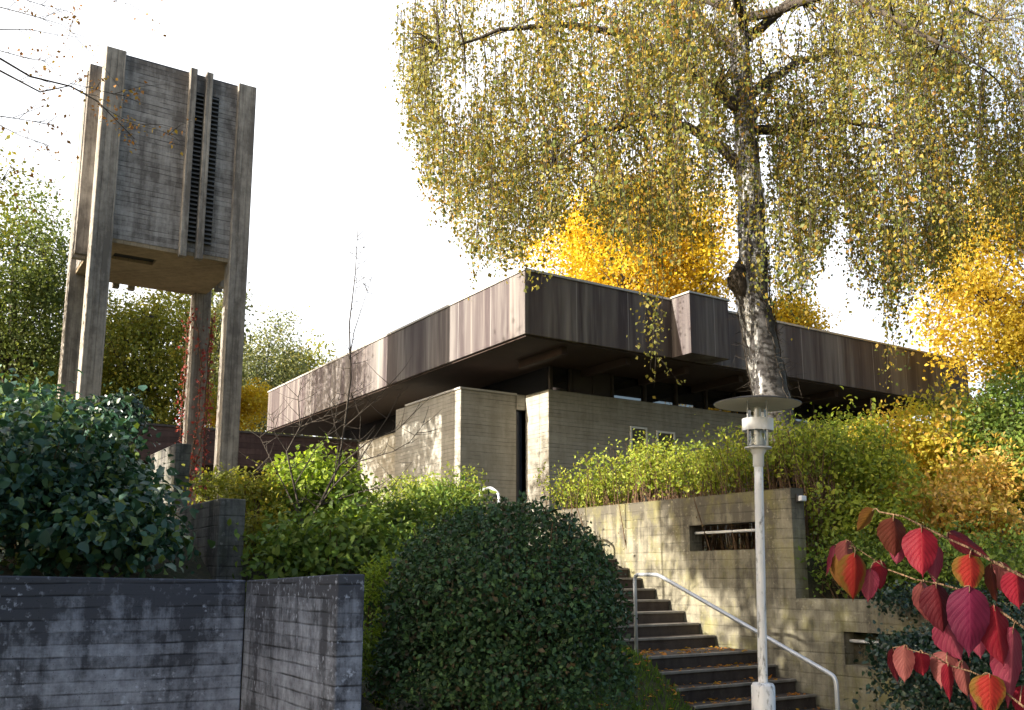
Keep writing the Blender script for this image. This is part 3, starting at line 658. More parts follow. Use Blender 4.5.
# shrubs between the wall and the church
shrub('lime_shrub', 'sunlit lime green shrub behind the bare sapling', 'shrub', [lobe(316, 492, 12.6, 44, 34), lobe(290, 520, 12.3, 30, 34), lobe(345, 520, 12.6, 32, 36)], 6000, 0.085, M['leaf_lime'], big=True, width=0.62, droop=0.2, nst=22)
shrub('green_shrub', 'shaded mid green shrub below the lime shrub, above the wall end', 'shrub', [lobe(335, 565, 10.9, 52, 46), lobe(290, 570, 10.6, 40, 40), lobe(372, 560, 11.2, 30, 40)], 4200, 0.10, M['leaf_mid'], rough=0.28, big=True, sub=5, droop=0.3, width=0.55, nst=16)
shrub('green_shrub', 'low green shrub under the pale church wall, left of the far handrail', 'shrub', [lobe(425, 535, 13.6, 46, 38), lobe(452, 518, 14.4, 36, 32), lobe(385, 535, 13.4, 34, 36), lobe(402, 585, 12.2, 46, 46)], 7000, 0.09, M['leaf_mid'], rough=0.28, big=True, sub=5, width=0.5, nst=20)
shrub('olive_shrub', 'sunlit olive shrub top at the foot of the church block', 'shrub', [lobe(440, 500, 14.9, 50, 26), lobe(395, 512, 14.5, 36, 28)], 4300, 0.055, M['leaf_hedge'], width=0.45, nst=10)
shrub('weedy_shrub', 'straggly yellowing shrub right of the concrete wall end', 'shrub', [lobe(258, 505, 12.0, 28, 32), lobe(222, 496, 12.6, 26, 22), lobe(265, 555, 11.4, 30, 44)], 4200, 0.065, M['leaf_yellowgreen'], big=True, width=0.6, nst=14)
# hedge above the stair wall
hb = loc2((0, 0), WB+0.9, 11.0, 1.85)
hedge = empty('hedge', hb, R33, 'long yellow-green hedge with bare brown twigs on top of the stair wall', 'hedge')
mh = MB(); pl, nl = [], []; pbr = []
for i in range(620):
    y = rng.uniform(-2.6, 2.9); x = rng.normal(0, 0.36); h = 1.62+0.16*math.sin(y*2.1)+rng.normal(0, 0.13)-0.06*(y > 1.5)
    p0 = Vector((x*0.8, y, -0.1)); p1 = Vector((x+rng.normal(0, .1), y+rng.normal(0, .1), h*0.55)); p2 = Vector((x*1.3+rng.normal(0, .14), y+rng.normal(0, .14), h))
    mh.tube([p0, p1, p2], [0.011, 0.008, 0.003], 4, False)
    for q in range(24):
        t = rng.uniform(0.66, 1.06)**0.8; p = p1.lerp(p2, (t-0.55)/0.45) if t > 0.55 else p0.lerp(p1, t/0.55)
        pl.append((p.x+rng.normal(0, .075), p.y+rng.normal(0, .075), p.z+rng.normal(0, .05)))
    for q in range(9):
        p = p0.lerp(p1, rng.uniform(0.2, 1.0)); pbr.append((p.x+rng.normal(0, .06), p.y+rng.normal(0, .06), p.z+rng.normal(0, .05)))
mh.build('twigs', M['twig_brown'], hedge)
n = len(pl); leaves('foliage', pl, rdir(n), rdir(n, (0, 0, 0.6)), rng.uniform(0.035, 0.085, n), 0.6, M['leaf_hedge'], hedge)
n = len(pbr); leaves('withered_leaves', pbr, rdir(n), rdir(n), rng.uniform(0.025, 0.05, n), 0.55, M['leaf_hedge_brown'], hedge)
# right-hand shrubs
shrub('gold_shrub', 'yellow-green shrub directly right of the stair wall end', 'shrub', [lobe(850, 485, 13.6, 58, 60), lobe(815, 470, 14.6, 46, 44), lobe(860, 540, 13.0, 58, 56)], 12500, 0.08, M['leaf_hedge'], big=True, rough=0.24, sub=5, width=0.55, nst=24)
shrub('gold_shrub', 'tall golden shrub under the right end of the church roof', 'shrub', [lobe(905, 462, 15.8, 52, 50), lobe(880, 500, 15.0, 44, 48), lobe(955, 480, 15.4, 50, 54)], 11500, 0.09, M['leaf_gold'], big=True, rough=0.24, sub=5, width=0.55, nst=24)
shrub('peach_shrub', 'peach and orange tinted shrub above the red leaves', 'shrub', [lobe(965, 525, 13.4, 58, 44), lobe(1005, 500, 13.8, 44, 44)], 9000, 0.085, M['leaf_peach'], rough=0.34, big=True, droop=0.4, sub=5, width=0.5, nst=16)
shrub('green_shrub', 'leafy bright green shrub at the right edge under the yellow tree', 'shrub', [lobe(1012, 440, 14.4, 44, 56), lobe(985, 455, 14.8, 30, 40), lobe(1040, 500, 13.6, 40, 60)], 8000, 0.08, M['leaf_mid'], big=True, width=0.62, nst=16)
shrub('laurel_shrub', 'dark green shrub behind the lower slotted wall', 'shrub', [lobe(850, 580, 12.15, 46, 42, 0.5), lobe(905, 580, 11.9, 50, 44, 0.6), lobe(965, 580, 11.6, 56, 46, 0.6), lobe(1025, 585, 11.3, 50, 50, 0.6)], 8000, 0.075, M['leaf_mid'], width=0.55, nst=16)
shrub('ivy', 'dark ivy hanging over the front of the lower slotted wall', 'ivy', [lobe(960, 700, 9.0, 75, 62, 0.5), lobe(920, 665, 9.75, 40, 34, 0.25), lobe(985, 640, 9.6, 50, 38, 0.3), lobe(930, 605, 10.6, 50, 14, 0.3), lobe(1030, 690, 8.7, 50, 60, 0.5)], 15000, 0.05, M['leaf_dark'], big=True, width=0.85, nst=10, base=-0.3)
shrub('thicket', 'dense yellowing thicket in the back right below the roof end', 'thicket', [lobe(935, 470, 18.5, 70, 66, 1.0), lobe(1000, 460, 18.0, 60, 80, 1.0), lobe(1060, 470, 17.0, 60, 80, 1.0)], 12000, 0.11, M['leaf_yellowgreen'], width=0.6, nst=30)
def sprout(label, px, py0, py1, Y, mat, n, spread):
    a = P(px, py0, Y); b = P(px+3, py1, Y); r = empty('sprout', a, 0, label, 'plant', None)
    m = MB(); d = b-a; m.tube([(0, 0, 0), d*0.5+Vector((0.03, 0, 0)), d], [0.014, 0.01, 0.004], 5, False)
    pos = []
    for i in range(n):
        t = rng.uniform(0.25, 1.0); c = d*t; ang = rng.uniform(0, 6.28); L = spread*rng.uniform(0.4, 1)*(1.15-t*0.7)
        e = c+Vector((math.cos(ang)*L, math.sin(ang)*L, 0.12*L)); 
        if i % 3 == 0: m.tube([c, e], [0.005, 0.002], 3, False)
        pos.append(tuple(e))
    m.build('stem', M['twig_brown'], r)
    leaves('leaves', pos, rdir(n, (0, 0, -0.8)), rdir(n, (0, 0, 1)), rng.uniform(0.08, 0.14, n), 0.5, mat, r, True)
sprout('upright peach-leaved sprout standing before the roof end', 948, 520, 392, 14.6, M['leaf_peach'], 80, 0.38)
sprout('thin pale sprout with drooping tip left of the peach sprout', 868, 480, 398, 14.6, M['leaf_hedge'], 16, 0.2)
sprout('yellow leafy sprout rising right of the birch trunk', 858, 500, 418, 14.0, M['leaf_gold'], 60, 0.35)

# grass beside the stairs
m_pos = []
for i in range(26000):
    b = rng.uniform(4.6, 7.48); d = rng.uniform(5.6, 10.5); p = loc2((0, 0), b, d)
    m_pos.append((p.x, p.y))
gp = np.array(m_pos); gz = ground_h(gp[:, 0], gp[:, 1]); gpos = np.column_stack([gp, gz-0.01])
n = len(gpos)
gr = leaves('grass', gpos, rdir(n, (0, 0, 3.0)), rdir(n), rng.uniform(0.05, 0.13, n), 0.12, M['grass']); gr['kind'] = 'stuff'; gr['label'] = 'short bright green grass on the slope beside the stairs'; gr['category'] = 'grass'
# fallen leaves on steps and lawn
fl_ = []
for i in range(900):
    b = rng.uniform(5.5, 9.4); d = rng.uniform(6.8, 9.6); p = loc2((0, 0), b, d)
    if b > 7.53:
        t = AF-d; z = 0.7-0.152*math.ceil(t/0.3) if t > 0 else 0.7
        if d > AF+0.74: continue
        z += 0.008
    else: z = zg(p.x, p.y)+0.05
    fl_.append((p.x, p.y, z))
n = len(fl_); fo = leaves('fallen_leaves', fl_, rdir(n)*np.array([1, 1, 0.15]), rdir(n, (0, 0, 4)), rng.uniform(0.035, 0.08, n), 0.7, M['leaf_orange']); fo['kind'] = 'stuff'; fo['label'] = 'small fallen autumn leaves scattered on steps and grass'; fo['category'] = 'fallen leaves'

# ------------------------------------------------------------------ trees
def limb_path(a, b, n=6, sag=0.0, wob=0.06):
    a = Vector(a); b = Vector(b); L = (b-a).length; pts = []
    for i in range(n):
        t = i/(n-1); p = a.lerp(b, t); p.z += sag*L*math.sin(t*PI)
        if 0 < i < n-1: p += Vector(rng.normal(0, wob*L*0.35, 3))
        pts.append(p)
    return pts
def tree(name, label, base, top_z, crown, n_cl, per, lsize, mat, bark, trunk_r=0.25, group=None, cl_r=0.55, nlimb=14, cat='tree', width=0.7, gaps=0.25, low=0.0, twigs=True, big=False):
    """tapered trunk, limbs that fork, leaf sprays on their ends"""
    root = empty(name, base, 0, label, cat, group); B = Vector(base)
    cc, cr = Vector(crown[0])-B, crown[1]
    tp = Vector((cc.x, cc.y, top_z-B.z)); tr = limb_path((0, 0, -0.2), tp*1.0, 9, 0, 0.02)
    MB().tube(tr, [trunk_r*(1-0.9*i/8) for i in range(9)], 10).build('trunk', bark, root)
    lm = MB(); ends = []
    cen = []
    for i in range(n_cl):
        d = rdir(1)[0]; q = rng.uniform(0.25, 1.0)**0.55
        bump = 1+0.22*math.sin(d[0]*4+cc.x)*math.cos(d[1]*3.3)+0.15*math.sin(d[2]*7+d[0]*5)
        p = cc+Vector((d[0]*cr[0], d[1]*cr[1], d[2]*cr[2]))*q*bump
        if math.sin(p.x*1.9+1)*math.sin(p.z*1.7+2)*math.sin(p.y*1.3) > 1-gaps*1.6: continue
        if p.z < low-B.z: continue
        cen.append(p)
    limbs = []
    for i in range(nlimb):
        e = cen[rng.integers(len(cen))]; hgt = max(0.15, min(0.92, (e.z/tp.z)*rng.uniform(0.55, 0.85))); a = Vector(tr[int(hgt*8)]).lerp(tr[min(8, int(hgt*8)+1)], hgt*8-int(hgt*8))
        pts = limb_path(a, e, 6, 0.06, 0.07); limbs += pts[1:]
        r0 = trunk_r*0.42*(1-hgt*0.6); lm.tube(pts, [r0*(1-0.85*k/5) for k in range(6)], 6)
    LP = np.array([tuple(p) for p in limbs])
    if twigs:
        for p in cen[::2]:
            j = np.argmin(((LP-np.array(p))**2).sum(1)); lm.tube(limb_path(LP[j], p, 4, 0.03, 0.08), [0.03, 0.02, 0.012, 0.005], 3, False)
    lm.build('limbs', bark, root)
    m = len(cen); C = np.repeat(np.array([tuple(p) for p in cen]), per, 0)
    pos = C+rng.normal(0, cl_r*0.5, (m*per, 3))*np.array([1, 1, 0.7])
    n = len(pos)
    leaves('crown', pos, rdir(n, (0, 0, -0.6)), rdir(n, (0, 0, 0.5)), rng.uniform(0.65, 1.25, n)*lsize, width, mat, root, big)
    return root

def gp_(x, y, dz=0.0): return (x, y, zg(x, y)+dz)
# yellow trees
def tree_px(name, label, px, py, Y, rpx, rpy, n_cl, per, ls, mat, bark, tr, **kw):
    c = P(px, py, Y); k = Y/F; r = (rpx*k, rpx*k*kw.pop('depth', 1.0), rpy*k)
    return tree(name, label, gp_(c.x+kw.pop('shift', 0), c.y), c.z+r[2]*0.8, (tuple(c), r), n_cl, per, ls, mat, bark, tr, **kw)
tree_px('yellow_tree', 'rounded golden yellow tree rising behind the church roof', 640, 262, 36, 98, 92, 560, 84, 0.145, M['leaf_yellow'], M['bark_dark'], 0.3, cl_r=0.9, gaps=0.2, group=None)
tree_px('yellow_tree', 'smaller yellow tree whose top shows above the roof, right of the birch', 785, 330, 38, 34, 30, 120, 80, 0.145, M['leaf_yellow'], M['bark_dark'], 0.22, cl_r=0.8)
tree_px('yellow_tree', 'large spreading yellow tree with dark limbs at the right edge', 1050, 288, 23.0, 122, 145, 720, 60, 0.115, M['leaf_maple'], M['bark_dark'], 0.24, cl_r=0.7, nlimb=26, gaps=0.35, depth=0.8)
# left background
tree_px('green_tree', 'tall loose green tree at the far left edge behind the tower', 12, 300, 30, 66, 110, 330, 100, 0.12, M['leaf_green'], M['bark_dark'], 0.32, cl_r=0.85, gaps=0.35, nlimb=20)
tree_px('yellow_green_tree', 'yellowish green tree seen between the tower legs', 150, 365, 33, 62, 86, 330, 100, 0.12, M['leaf_yellowgreen'], M['bark_dark'], 0.28, cl_r=0.85, gaps=0.2, nlimb=20)
tree_px('grey_green_tree', 'slender grey-green tree between the two right tower legs', 214, 355, 38, 26, 72, 130, 44, 0.17, M['leaf_far'], M['bark_grey'], 0.2, cl_r=0.8)
tree_px('grey_green_tree', 'far hazy grey-green tree left of the church roof vent', 262, 398, 48, 46, 66, 300, 80, 0.15, M['leaf_far'], M['bark_grey'], 0.25, cl_r=1.0)
tree_px('yellow_green_tree', 'far yellow-green treetop just behind the roof vent', 302, 385, 52, 34, 38, 150, 44, 0.2, M['leaf_yellowgreen'], M['bark_grey'], 0.25, cl_r=1.0)
tree_px('green_tree', 'dark green tree low behind the left tower legs', 70, 395, 34, 60, 60, 240, 90, 0.12, M['leaf_green'], M['bark_dark'], 0.3, cl_r=0.9, gaps=0.1)
shrub('yellow_bush', 'bright yellow bush between tower leg and church roof end', 'bush', [lobe(252, 412, 36, 22, 26), lobe(222, 418, 36, 26, 24)], 5200, 0.15, M['leaf_yellow'], nst=8)
# far wooded slope behind everything
fx = []
for i in range(900):
    a = rng.uniform(-0.75, 0.75); R = rng.uniform(62, 80); x, y = R*math.sin(a), R*math.cos(a); top = 11.5+2.5*math.sin(a*9+1)+1.3*math.sin(a*23)-3.5*(a > 0.1)
    fx.append((x, y, zg(x, y)+top*rng.uniform(0.0, 1.0)**0.7))
fx = np.repeat(np.array(fx), 46, 0)+rng.normal(0, 0.85, (900*46, 3)); n = len(fx)
fw = leaves('far_woods', fx, rdir(n), rdir(n, (0, 0, 0.5)), rng.uniform(0.25, 0.5, n), 0.75, M['leaf_far']); fw['kind'] = 'stuff'; fw['label'] = 'far wooded slope behind the church'; fw['category'] = 'woods'
# off to the left, a garden tree; a few of its branches reach into view at the top left
tA = tree('offframe_tree', 'tree at the left whose nearly bare twigs hang in at the top left', gp_(-11.0, 11.4), 9.6, ((-11.0, 12.5, 8.6), (1.4, 2.3, 1.6)), 210, 44, 0.12, M['leaf_yellowgreen'], M['bark_dark'], 0.2, cl_r=0.6, gaps=0.2)
for (tx, ty, lab) in ((-7.5, 0.6, 'added unseen broad tree left of the viewpoint, shading the foreground'), (1.0, -7.0, 'added unseen tree behind the viewpoint, dimming the sky light'), (8.5, -2.0, 'added unseen tree right of the viewpoint, dimming the sky light')):  # added trees out of view, put in to dim skylight and shade the foreground
    tree('offframe_tree', lab, gp_(tx, ty), 11.0, ((tx, ty, 7.2), (4.0, 4.0, 3.6)), 330, 60, 0.17, M['leaf_green'], M['bark_dark'], 0.28, cl_r=0.9, gaps=0.0)
tree('offframe_tree', 'added unseen low bushy tree shading the near wall from the left', gp_(-9.2, 6.0), 5.6, ((-9.2, 6.0, 3.7), (1.9, 1.9, 2.1)), 300, 60, 0.11, M['leaf_green'], M['bark_dark'], 0.2, cl_r=0.6, gaps=0.0)  # added out of view to keep sun off the near wall
tree('offframe_tree', 'added unseen slender tree whose small high crown shades the stair wall', gp_(-9.9, 5.4), 9.2, ((-9.6, 5.45, 8.05), (1.4, 1.45, 1.2)), 480, 70, 0.15, M['leaf_yellowgreen'], M['bark_dark'], 0.16, cl_r=0.55, gaps=0.0)  # unseen; crown placed in the sun's path to shade the stair wall
tree('offframe_tree', 'added unseen half bare tree dappling the left roof edge with shade', gp_(-13.9, 21.0), 13.0, ((-13.9, 21.2, 10.3), (1.9, 2.4, 2.2)), 170, 40, 0.12, M['leaf_yellowgreen'], M['bark_dark'], 0.2, cl_r=0.7, gaps=0.1)  # added out of view for leaf shadows on the left fascia
tree('offframe_tree', 'added unseen dense evergreen left of the near wall, shading the round bush', gp_(-7.8, 3.8), 6.6, ((-7.8, 3.8, 4.2), (1.7, 2.1, 2.7)), 560, 60, 0.15, M['leaf_green'], M['bark_dark'], 0.2, cl_r=0.65, gaps=0.0)  # unseen blocker, added to keep sun off the bush and foreground
tree('offframe_tree', 'added unseen thin sparse tree dappling the church block with shade', gp_(-11.9, 16.8), 9.6, ((-11.9, 16.8, 8.0), (1.1, 1.4, 1.6)), 110, 36, 0.11, M['leaf_yellowgreen'], M['bark_dark'], 0.14, cl_r=0.6, gaps=0.1)  # put in out of view to break up sun on the church block
mbT = MB(); lpos = []
base_pts = [(-60, 20), (-60, 90), (-70, 60), (-60, 140), (-60, 0), (-60, -30), (-80, 180)]
paths = [[(-70, 60), (0, 70), (40, 90), (70, 85), (85, 92)], [(-70, 5), (0, 8), (35, 15), (62, 24), (78, 38)], [(-70, 20), (0, 30), (28, 27), (55, 34), (80, 37)], [(-60, 40), (0, 52), (30, 60), (60, 62)], [(-60, 110), (0, 116), (26, 122), (52, 126)],
         [(-60, 120), (0, 128), (20, 134), (44, 140)], [(-60, -20), (0, -8), (40, 4), (60, 10)], [(-60, -30), (20, -12), (90, -4), (130, 6)], [(-60, 170), (0, 176), (15, 184)],
         [(-60, 50), (0, 58), (30, 76), (70, 84), (98, 104), (118, 120), (135, 138)], [(70, 84), (95, 88), (120, 96), (138, 92)], [(98, 104), (125, 118), (150, 126), (170, 134)]]
for k_, pp in enumerate(paths):
    Y0 = 9.3+0.25*k_*(1 if k_ % 2 else -1)*0.4
    if k_ >= 9: Y0 = 9.0
    pts = [P(x, y+rng.normal(0, 1.5), Y0+0.05*i) for i, (x, y) in enumerate(pp)]; n_ = len(pts)
    r0 = 0.014 if k_ in (0, 9) else 0.008
    if k_ >= 10: r0 = 0.004
    mbT.tube([p-Vector(tA.location) for p in pts], [r0*(1-0.75*i/(n_-1)) for i in range(n_)], 5, False)
    for j in range(7 if k_ < 9 else 3):
        i = rng.integers(1, n_-1) if n_ > 2 else 0; t = rng.uniform(0, 1); a = pts[i].lerp(pts[i+1], t)
        e = a+Vector((rng.uniform(0.1, 0.5), rng.normal(0, 0.15), rng.uniform(-0.35, 0.25))); mid = a.lerp(e, 0.5)+Vector((0, 0, 0.03))
        mbT.tube([p-Vector(tA.location) for p in (a, mid, e)], [0.004, 0.003, 0.0015], 3, False)
        for q in range(4): lpos.append(tuple(a.lerp(e, rng.uniform(0.3, 1.05))-Vector(tA.location)+Vector(rng.normal(0, .04, 3))))
    if k_ >= 9:
        for q in range(34): i = rng.integers(max(1, n_-3), n_-1) if k_ == 9 else rng.integers(0, n_-1); lpos.append(tuple(pts[i].lerp(pts[i+1], rng.uniform(0, 1))-Vector(tA.location)+Vector((rng.normal(0, .06), rng.normal(0, .06), rng.normal(-.03, .05)))))
mbT.build('hanging_twigs', M['bark_dark'], tA)
n = len(lpos); leaves('twig_leaves', lpos, rdir(n, (0, 0, -0.8)), rdir(n), rng.uniform(0.028, 0.058, n), 0.65, M['leaf_tan'], tA)

# birch
bb = P(782, 452, 14.0); gz0 = zg(bb.x, bb.y); BB = Vector((bb.x, bb.y, gz0))
birch = empty('birch_tree', BB, 0, 'big weeping birch with black and white trunk and hanging golden leaves', 'tree')
def BP(px, py, Y=14.0): return P(px, py, Y)-BB
tpts = [Vector((0.05, 0, -0.3)), BP(782, 452), BP(772, 400), BP(762, 350), BP(753, 300), BP(753, 250), BP(751, 200), BP(746, 140), BP(741, 70), BP(738, 0), BP(736, -80), BP(738, -170)]
trad = [0.29, 0.275, 0.26, 0.25, 0.245, 0.215, 0.20, 0.175, 0.16, 0.13, 0.09, 0.04]
tm = MB()
fine = []; fr_ = []
for i in range(len(tpts)-1):
    for t in np.linspace(0, 1, 6, endpoint=False):
        fine.append(Vector(tpts[i]).lerp(tpts[i+1], t)+Vector(rng.normal(0, 0.008, 3))); fr_.append((trad[i]*(1-t)+trad[i+1]*t)*(1+rng.normal(0, 0.025)))
tm.tube(fine, fr_, 16)
tb = tm.build('trunk', M['birch'], birch)
kb = MB(); kc = BP(736, 280)
kb.tube([kc+Vector((0.22, -0.02, -0.42)), kc+Vector((0.10, -0.06, -0.22)), kc+Vector((0.02, -0.10, -0.04)), kc+Vector((-0.05, -0.12, 0.07)), kc+Vector((-0.09, -0.12, 0.10))], [0.10, 0.15, 0.16, 0.14, 0.10], 16)
kb.tube([kc+Vector((0.16, 0.0, 0.35)), kc+Vector((0.06, -0.06, 0.14)), kc+Vector((0.0, -0.08, -0.05))], [0.06, 0.11, 0.12], 10)
kb.v = [tuple(Vector(v)+Vector(rng.normal(0, 0.022, 3))) for v in kb.v]
kb.build('burl', M['bark_dark'], tb)
vt = MB()
for i in range(16):
    a0 = rng.uniform(0, 6.28); s0 = rng.integers(4, 22); pts = []
    for j in range(s0, min(s0+rng.integers(8, 20), 34)):
        a0 += rng.normal(0, 0.16); rr = fr_[j]*1.03+0.012; pts.append(fine[j]+Vector((math.cos(a0)*rr, math.sin(a0)*rr, rng.normal(0, 0.02))))
    vt.tube(pts, 0.007, 4)
    for q in range(10):
        p = pts[rng.integers(len(pts))]; d = Vector((p.x, p.y, 0))-Vector((fine[10].x, fine[10].y, 0)); d.normalize()
        vt.tube([p, p+d*0.08+Vector(rng.normal(0, .05, 3)), p+d*0.14+Vector(rng.normal(0, .10, 3))], [0.004, 0.003, 0.001], 3, False)
vt.build('vine_stems', M['bark_dark'], birch)
# limbs: start (along the trunk), end and arch
lmB = MB(); nodes = []
def Blimb(pp, r0, sub=True):
    pts = [BP(*q) if len(q) == 2 else BP(q[0], q[1], q[2]) for q in pp]
    # smooth subdivision
    out = []
    for i in range(len(pts)-1):
        for t in (0, 0.34, 0.67): out.append(pts[i].lerp(pts[i+1], t)+Vector(rng.normal(0, 0.03, 3)))
    out.append(pts[-1]); n_ = len(out)
    lmB.tube(out, [max(0.008, r0*(1-0.88*i/(n_-1))) for i in range(n_)], 7)
    nodes.extend(out[2:])
Blimb([(750, 172), (722, 152), (690, 128), (650, 118, 13.6), (600, 130, 13.2), (555, 160, 13.0)], 0.11)
Blimb([(745, 120), (700, 75, 13.7), (640, 40, 13.4), (570, 25, 13.0), (500, 30, 12.8), (440, 50, 12.7)], 0.10)
Blimb([(740, 60), (705, 20, 14.3), (650, -20, 14.6), (580, -30, 14.8), (500, -10, 15)], 0.09)
Blimb([(752, 130), (790, 128), (830, 120, 13.8), (880, 130, 13.5), (930, 150, 13.3)], 0.09)
Blimb([(748, 95), (780, 70, 14.5), (830, 50, 15), (900, 60, 15.4), (960, 90, 15.6)], 0.09)
Blimb([(745, 40), (790, 0, 13.7), (850, -20, 13.3), (920, -10, 13), (990, 20, 12.8)], 0.09)
Blimb([(742, 30), (735, -10, 12.8), (720, -30, 12), (700, -20, 11.3)], 0.08)
Blimb([(748, 140), (760, 100, 15), (775, 85, 16), (790, 95, 17)], 0.08)
Blimb([(742, -20), (680, -80, 13.4), (600, -100, 13), (520, -80, 12.6)], 0.08)
Blimb([(742, -20), (800, -90, 14.4), (880, -100, 15), (960, -70, 15.5)], 0.08)
Blimb([(740, 10), (640, -10, 15.5), (560, 10, 16.3), (480, 40, 16.6)], 0.08)
Blimb([(740, 20), (840, -10, 12.6), (920, 30, 11.8), (985, 70, 11.4)], 0.08)
# weeping strands
ND = np.array([tuple(p) for p in nodes])
strand = MB(); lp_, ld_ = [], []
def bot(px):
    """how low the curtain of twigs hangs at this bearing (photo row)"""
    xs = [395, 420, 455, 480, 510, 540, 570, 610, 650, 690, 730, 760, 800, 830, 870, 885, 905, 950, 1000, 1060]
    ys = [60, 175, 235, 262, 262, 235, 205, 235, 250, 240, 235, 300, 300, 235, 290, 310, 300, 255, 235, 250]
    return np.interp(px, xs, ys)
ns = 0
while ns < 3700:
    if ns % 7 == 0 or not 'kpx' in globals(): kpx, kpy, kY = rng.uniform(396, 1075), rng.uniform(-95, 300), rng.normal(0, 1)
    tries = globals().get('tries', 0)+1
    if tries > 60: kpx, kpy, kY, tries = rng.uniform(396, 1075), rng.uniform(-95, 300), rng.normal(0, 1), 0
    px = kpx+rng.normal(0, 15); ctr = abs(px-735)/345
    py = kpy+rng.normal(0, 26)
    if px < 396 or py > bot(px)-14: continue
    if py < -60+70*ctr**3: continue
    Y = 14+(kY+rng.normal(0, 0.25))*(1.9*math.sqrt(max(0.08, 1-ctr*ctr*0.8)))
    if Y < 10.2 or Y > 18: continue
    # natural openings in the crown
    g = math.sin(px*0.021+1.3)*math.sin(py*0.027+px*0.006+0.5)+0.35*math.sin(px*0.05+py*0.043)
    if g > 0.75 and rng.uniform() < 0.75: continue
    if 690 < px < 735 and 175 < py < 230 and rng.uniform() < 0.75: continue
    if 770 < px < 850 and 225 < py < 330 and rng.uniform() < 0.35: continue
    if abs(px-(752-(200-py)*0.06)) < 26 and py > 60 and Y < 14.4 and rng.uniform() < 0.6: continue
    if abs((py-172)-(px-750)*0.62) < 22 and 690 < px < 750 and Y < 14 and rng.uniform() < 0.7: continue
    p = np.array(BP(px, py, Y)); Lmax = max(0.25, (bot(px)+rng.normal(0, 22)-py)*Y/F); L = min(Lmax, rng.uniform(0.5, 1.7))
    j = np.argmin(((ND-p)**2).sum(1)); q = ND[j]
    a = Vector(p); sway = Vector((rng.normal(0, .07), rng.normal(0, .07), 0))
    pts = [a, a+sway*0.5+Vector((0, 0, -L*0.5)), a+sway+Vector((0, 0, -L))]
    if np.linalg.norm(q-p) < 0.8 and rng.uniform() < 0.5: 
        qv = Vector(q); md = qv.lerp(a, 0.55)+Vector((0, 0, 0.15*(qv-a).length)); pts = [qv, md]+pts; rr = [0.016, 0.010, 0.006, 0.004, 0.0015]
    else: rr = [0.006, 0.004, 0.0015]
    strand.tube(pts, rr, 3, False)
    nl_ = int(L*rng.uniform(18, 52))+5
    t = rng.uniform(0, 1.03, nl_)
    P0 = np.array(a)+np.outer(t, np.array(sway))+np.outer(t, np.array([0, 0, -L]))+rng.normal(0, .055, (nl_, 3))
    lp_.append(P0); ns += 1; tries = 0
# one long strand that hangs down in front of the roof
for (px, y0, y1, Y) in ((655, 230, 388, 12.6), (648, 210, 350, 12.4), (652, 260, 370, 12.7), (884, 300, 385, 13.0), (905, 300, 365, 13.2), (800, 260, 330, 13.2), (540, 230, 285, 12.8), (650, 220, 320, 12.7), (661, 230, 345, 12.5), (890, 290, 372, 13.2), (898, 280, 350, 13.3)):
    a = BP(px, y0, Y); b = BP(px+rng.normal(0, 4), y1, Y); L = (a-b).length; nl_ = int(L*44)
    strand.tube([a, a.lerp(b, .5)+Vector((.05, 0, 0)), b], [0.006, 0.004, 0.0015], 3, False)
    t = rng.uniform(0, 1, nl_); lp_.append(np.array(a)+np.outer(t, np.array(b-a))+rng.normal(0, .07, (nl_, 3)))
a = BP(655, 352, 12.6); b = BP(682, 386, 12.6); strand.tube([a, b], [0.004, 0.002], 3, False)
t = rng.uniform(0.1, 1, 18); lp_.append(np.array(a)+np.outer(t, np.array(b-a))+rng.normal(0, .03, (18, 3)))
lmB.build('limbs', M['bark_dark'], birch); strand.build('hanging_twigs', M['bark_dark'], birch)
LPp = np.concatenate(lp_); n = len(LPp)
leaves('crown', LPp, rdir(n, (0, 0, -1.6)), rdir(n), 0.028+0.052*rng.uniform(0, 1, n)**1.5, 0.78, M['leaf_birch'], birch)
print('birch leaves', n)

# bare sapling on the bank
sp0 = P(290, 578, 11.6); SB = Vector((sp0.x, sp0.y, zg(sp0.x, sp0.y)))
sap = empty('bare_sapling', SB, 0, 'thin bare many-stemmed sapling in front of the church roof', 'tree')
def cp_(x, y, Y): return P(240+x/2.03, 230+y/2.03, Y)-SB
smb = MB()
SPL = [([(100, 720), (118, 660), (130, 620), (128, 590)], 0.055, 0), ([(130, 615), (160, 560), (200, 480), (212, 400), (225, 300), (222, 190), (234, 90), (239, 0)], 0.03, .1), ([(222, 262), (232, 205), (250, 150), (268, 95)], 0.012, .1),
       ([(128, 600), (110, 520), (95, 450), (122, 400), (118, 340), (128, 300)], 0.022, -.2), ([(150, 575), (190, 520), (240, 470), (300, 380), (330, 320)], 0.02, -.3), ([(200, 480), (260, 430), (320, 405), (385, 340)], 0.014, .2),
       ([(125, 590), (90, 520), (60, 460), (40, 420)], 0.018, .3), ([(212, 400), (270, 350), (330, 285)], 0.012, -.1), ([(240, 470), (310, 450), (345, 430), (372, 395)], 0.012, -.4), ([(95, 450), (70, 410), (66, 370)], 0.008, -.2),
       ([(225, 330), (245, 380), (240, 470)], 0.01, .1), ([(160, 560), (250, 530), (310, 520), (350, 470)], 0.014, .2), ([(130, 610), (180, 600), (240, 560), (300, 555)], 0.014, -.4), ([(122, 400), (170, 380), (215, 330)], 0.009, -.2), ([(234, 130), (240, 60), (256, 20)], 0.006, .1),
       ([(110, 520), (150, 450), (190, 400), (200, 340)], 0.012, .0), ([(60, 460), (20, 500), (0, 540)], 0.01, .3), ([(190, 520), (200, 430), (180, 340)], 0.01, .2)]
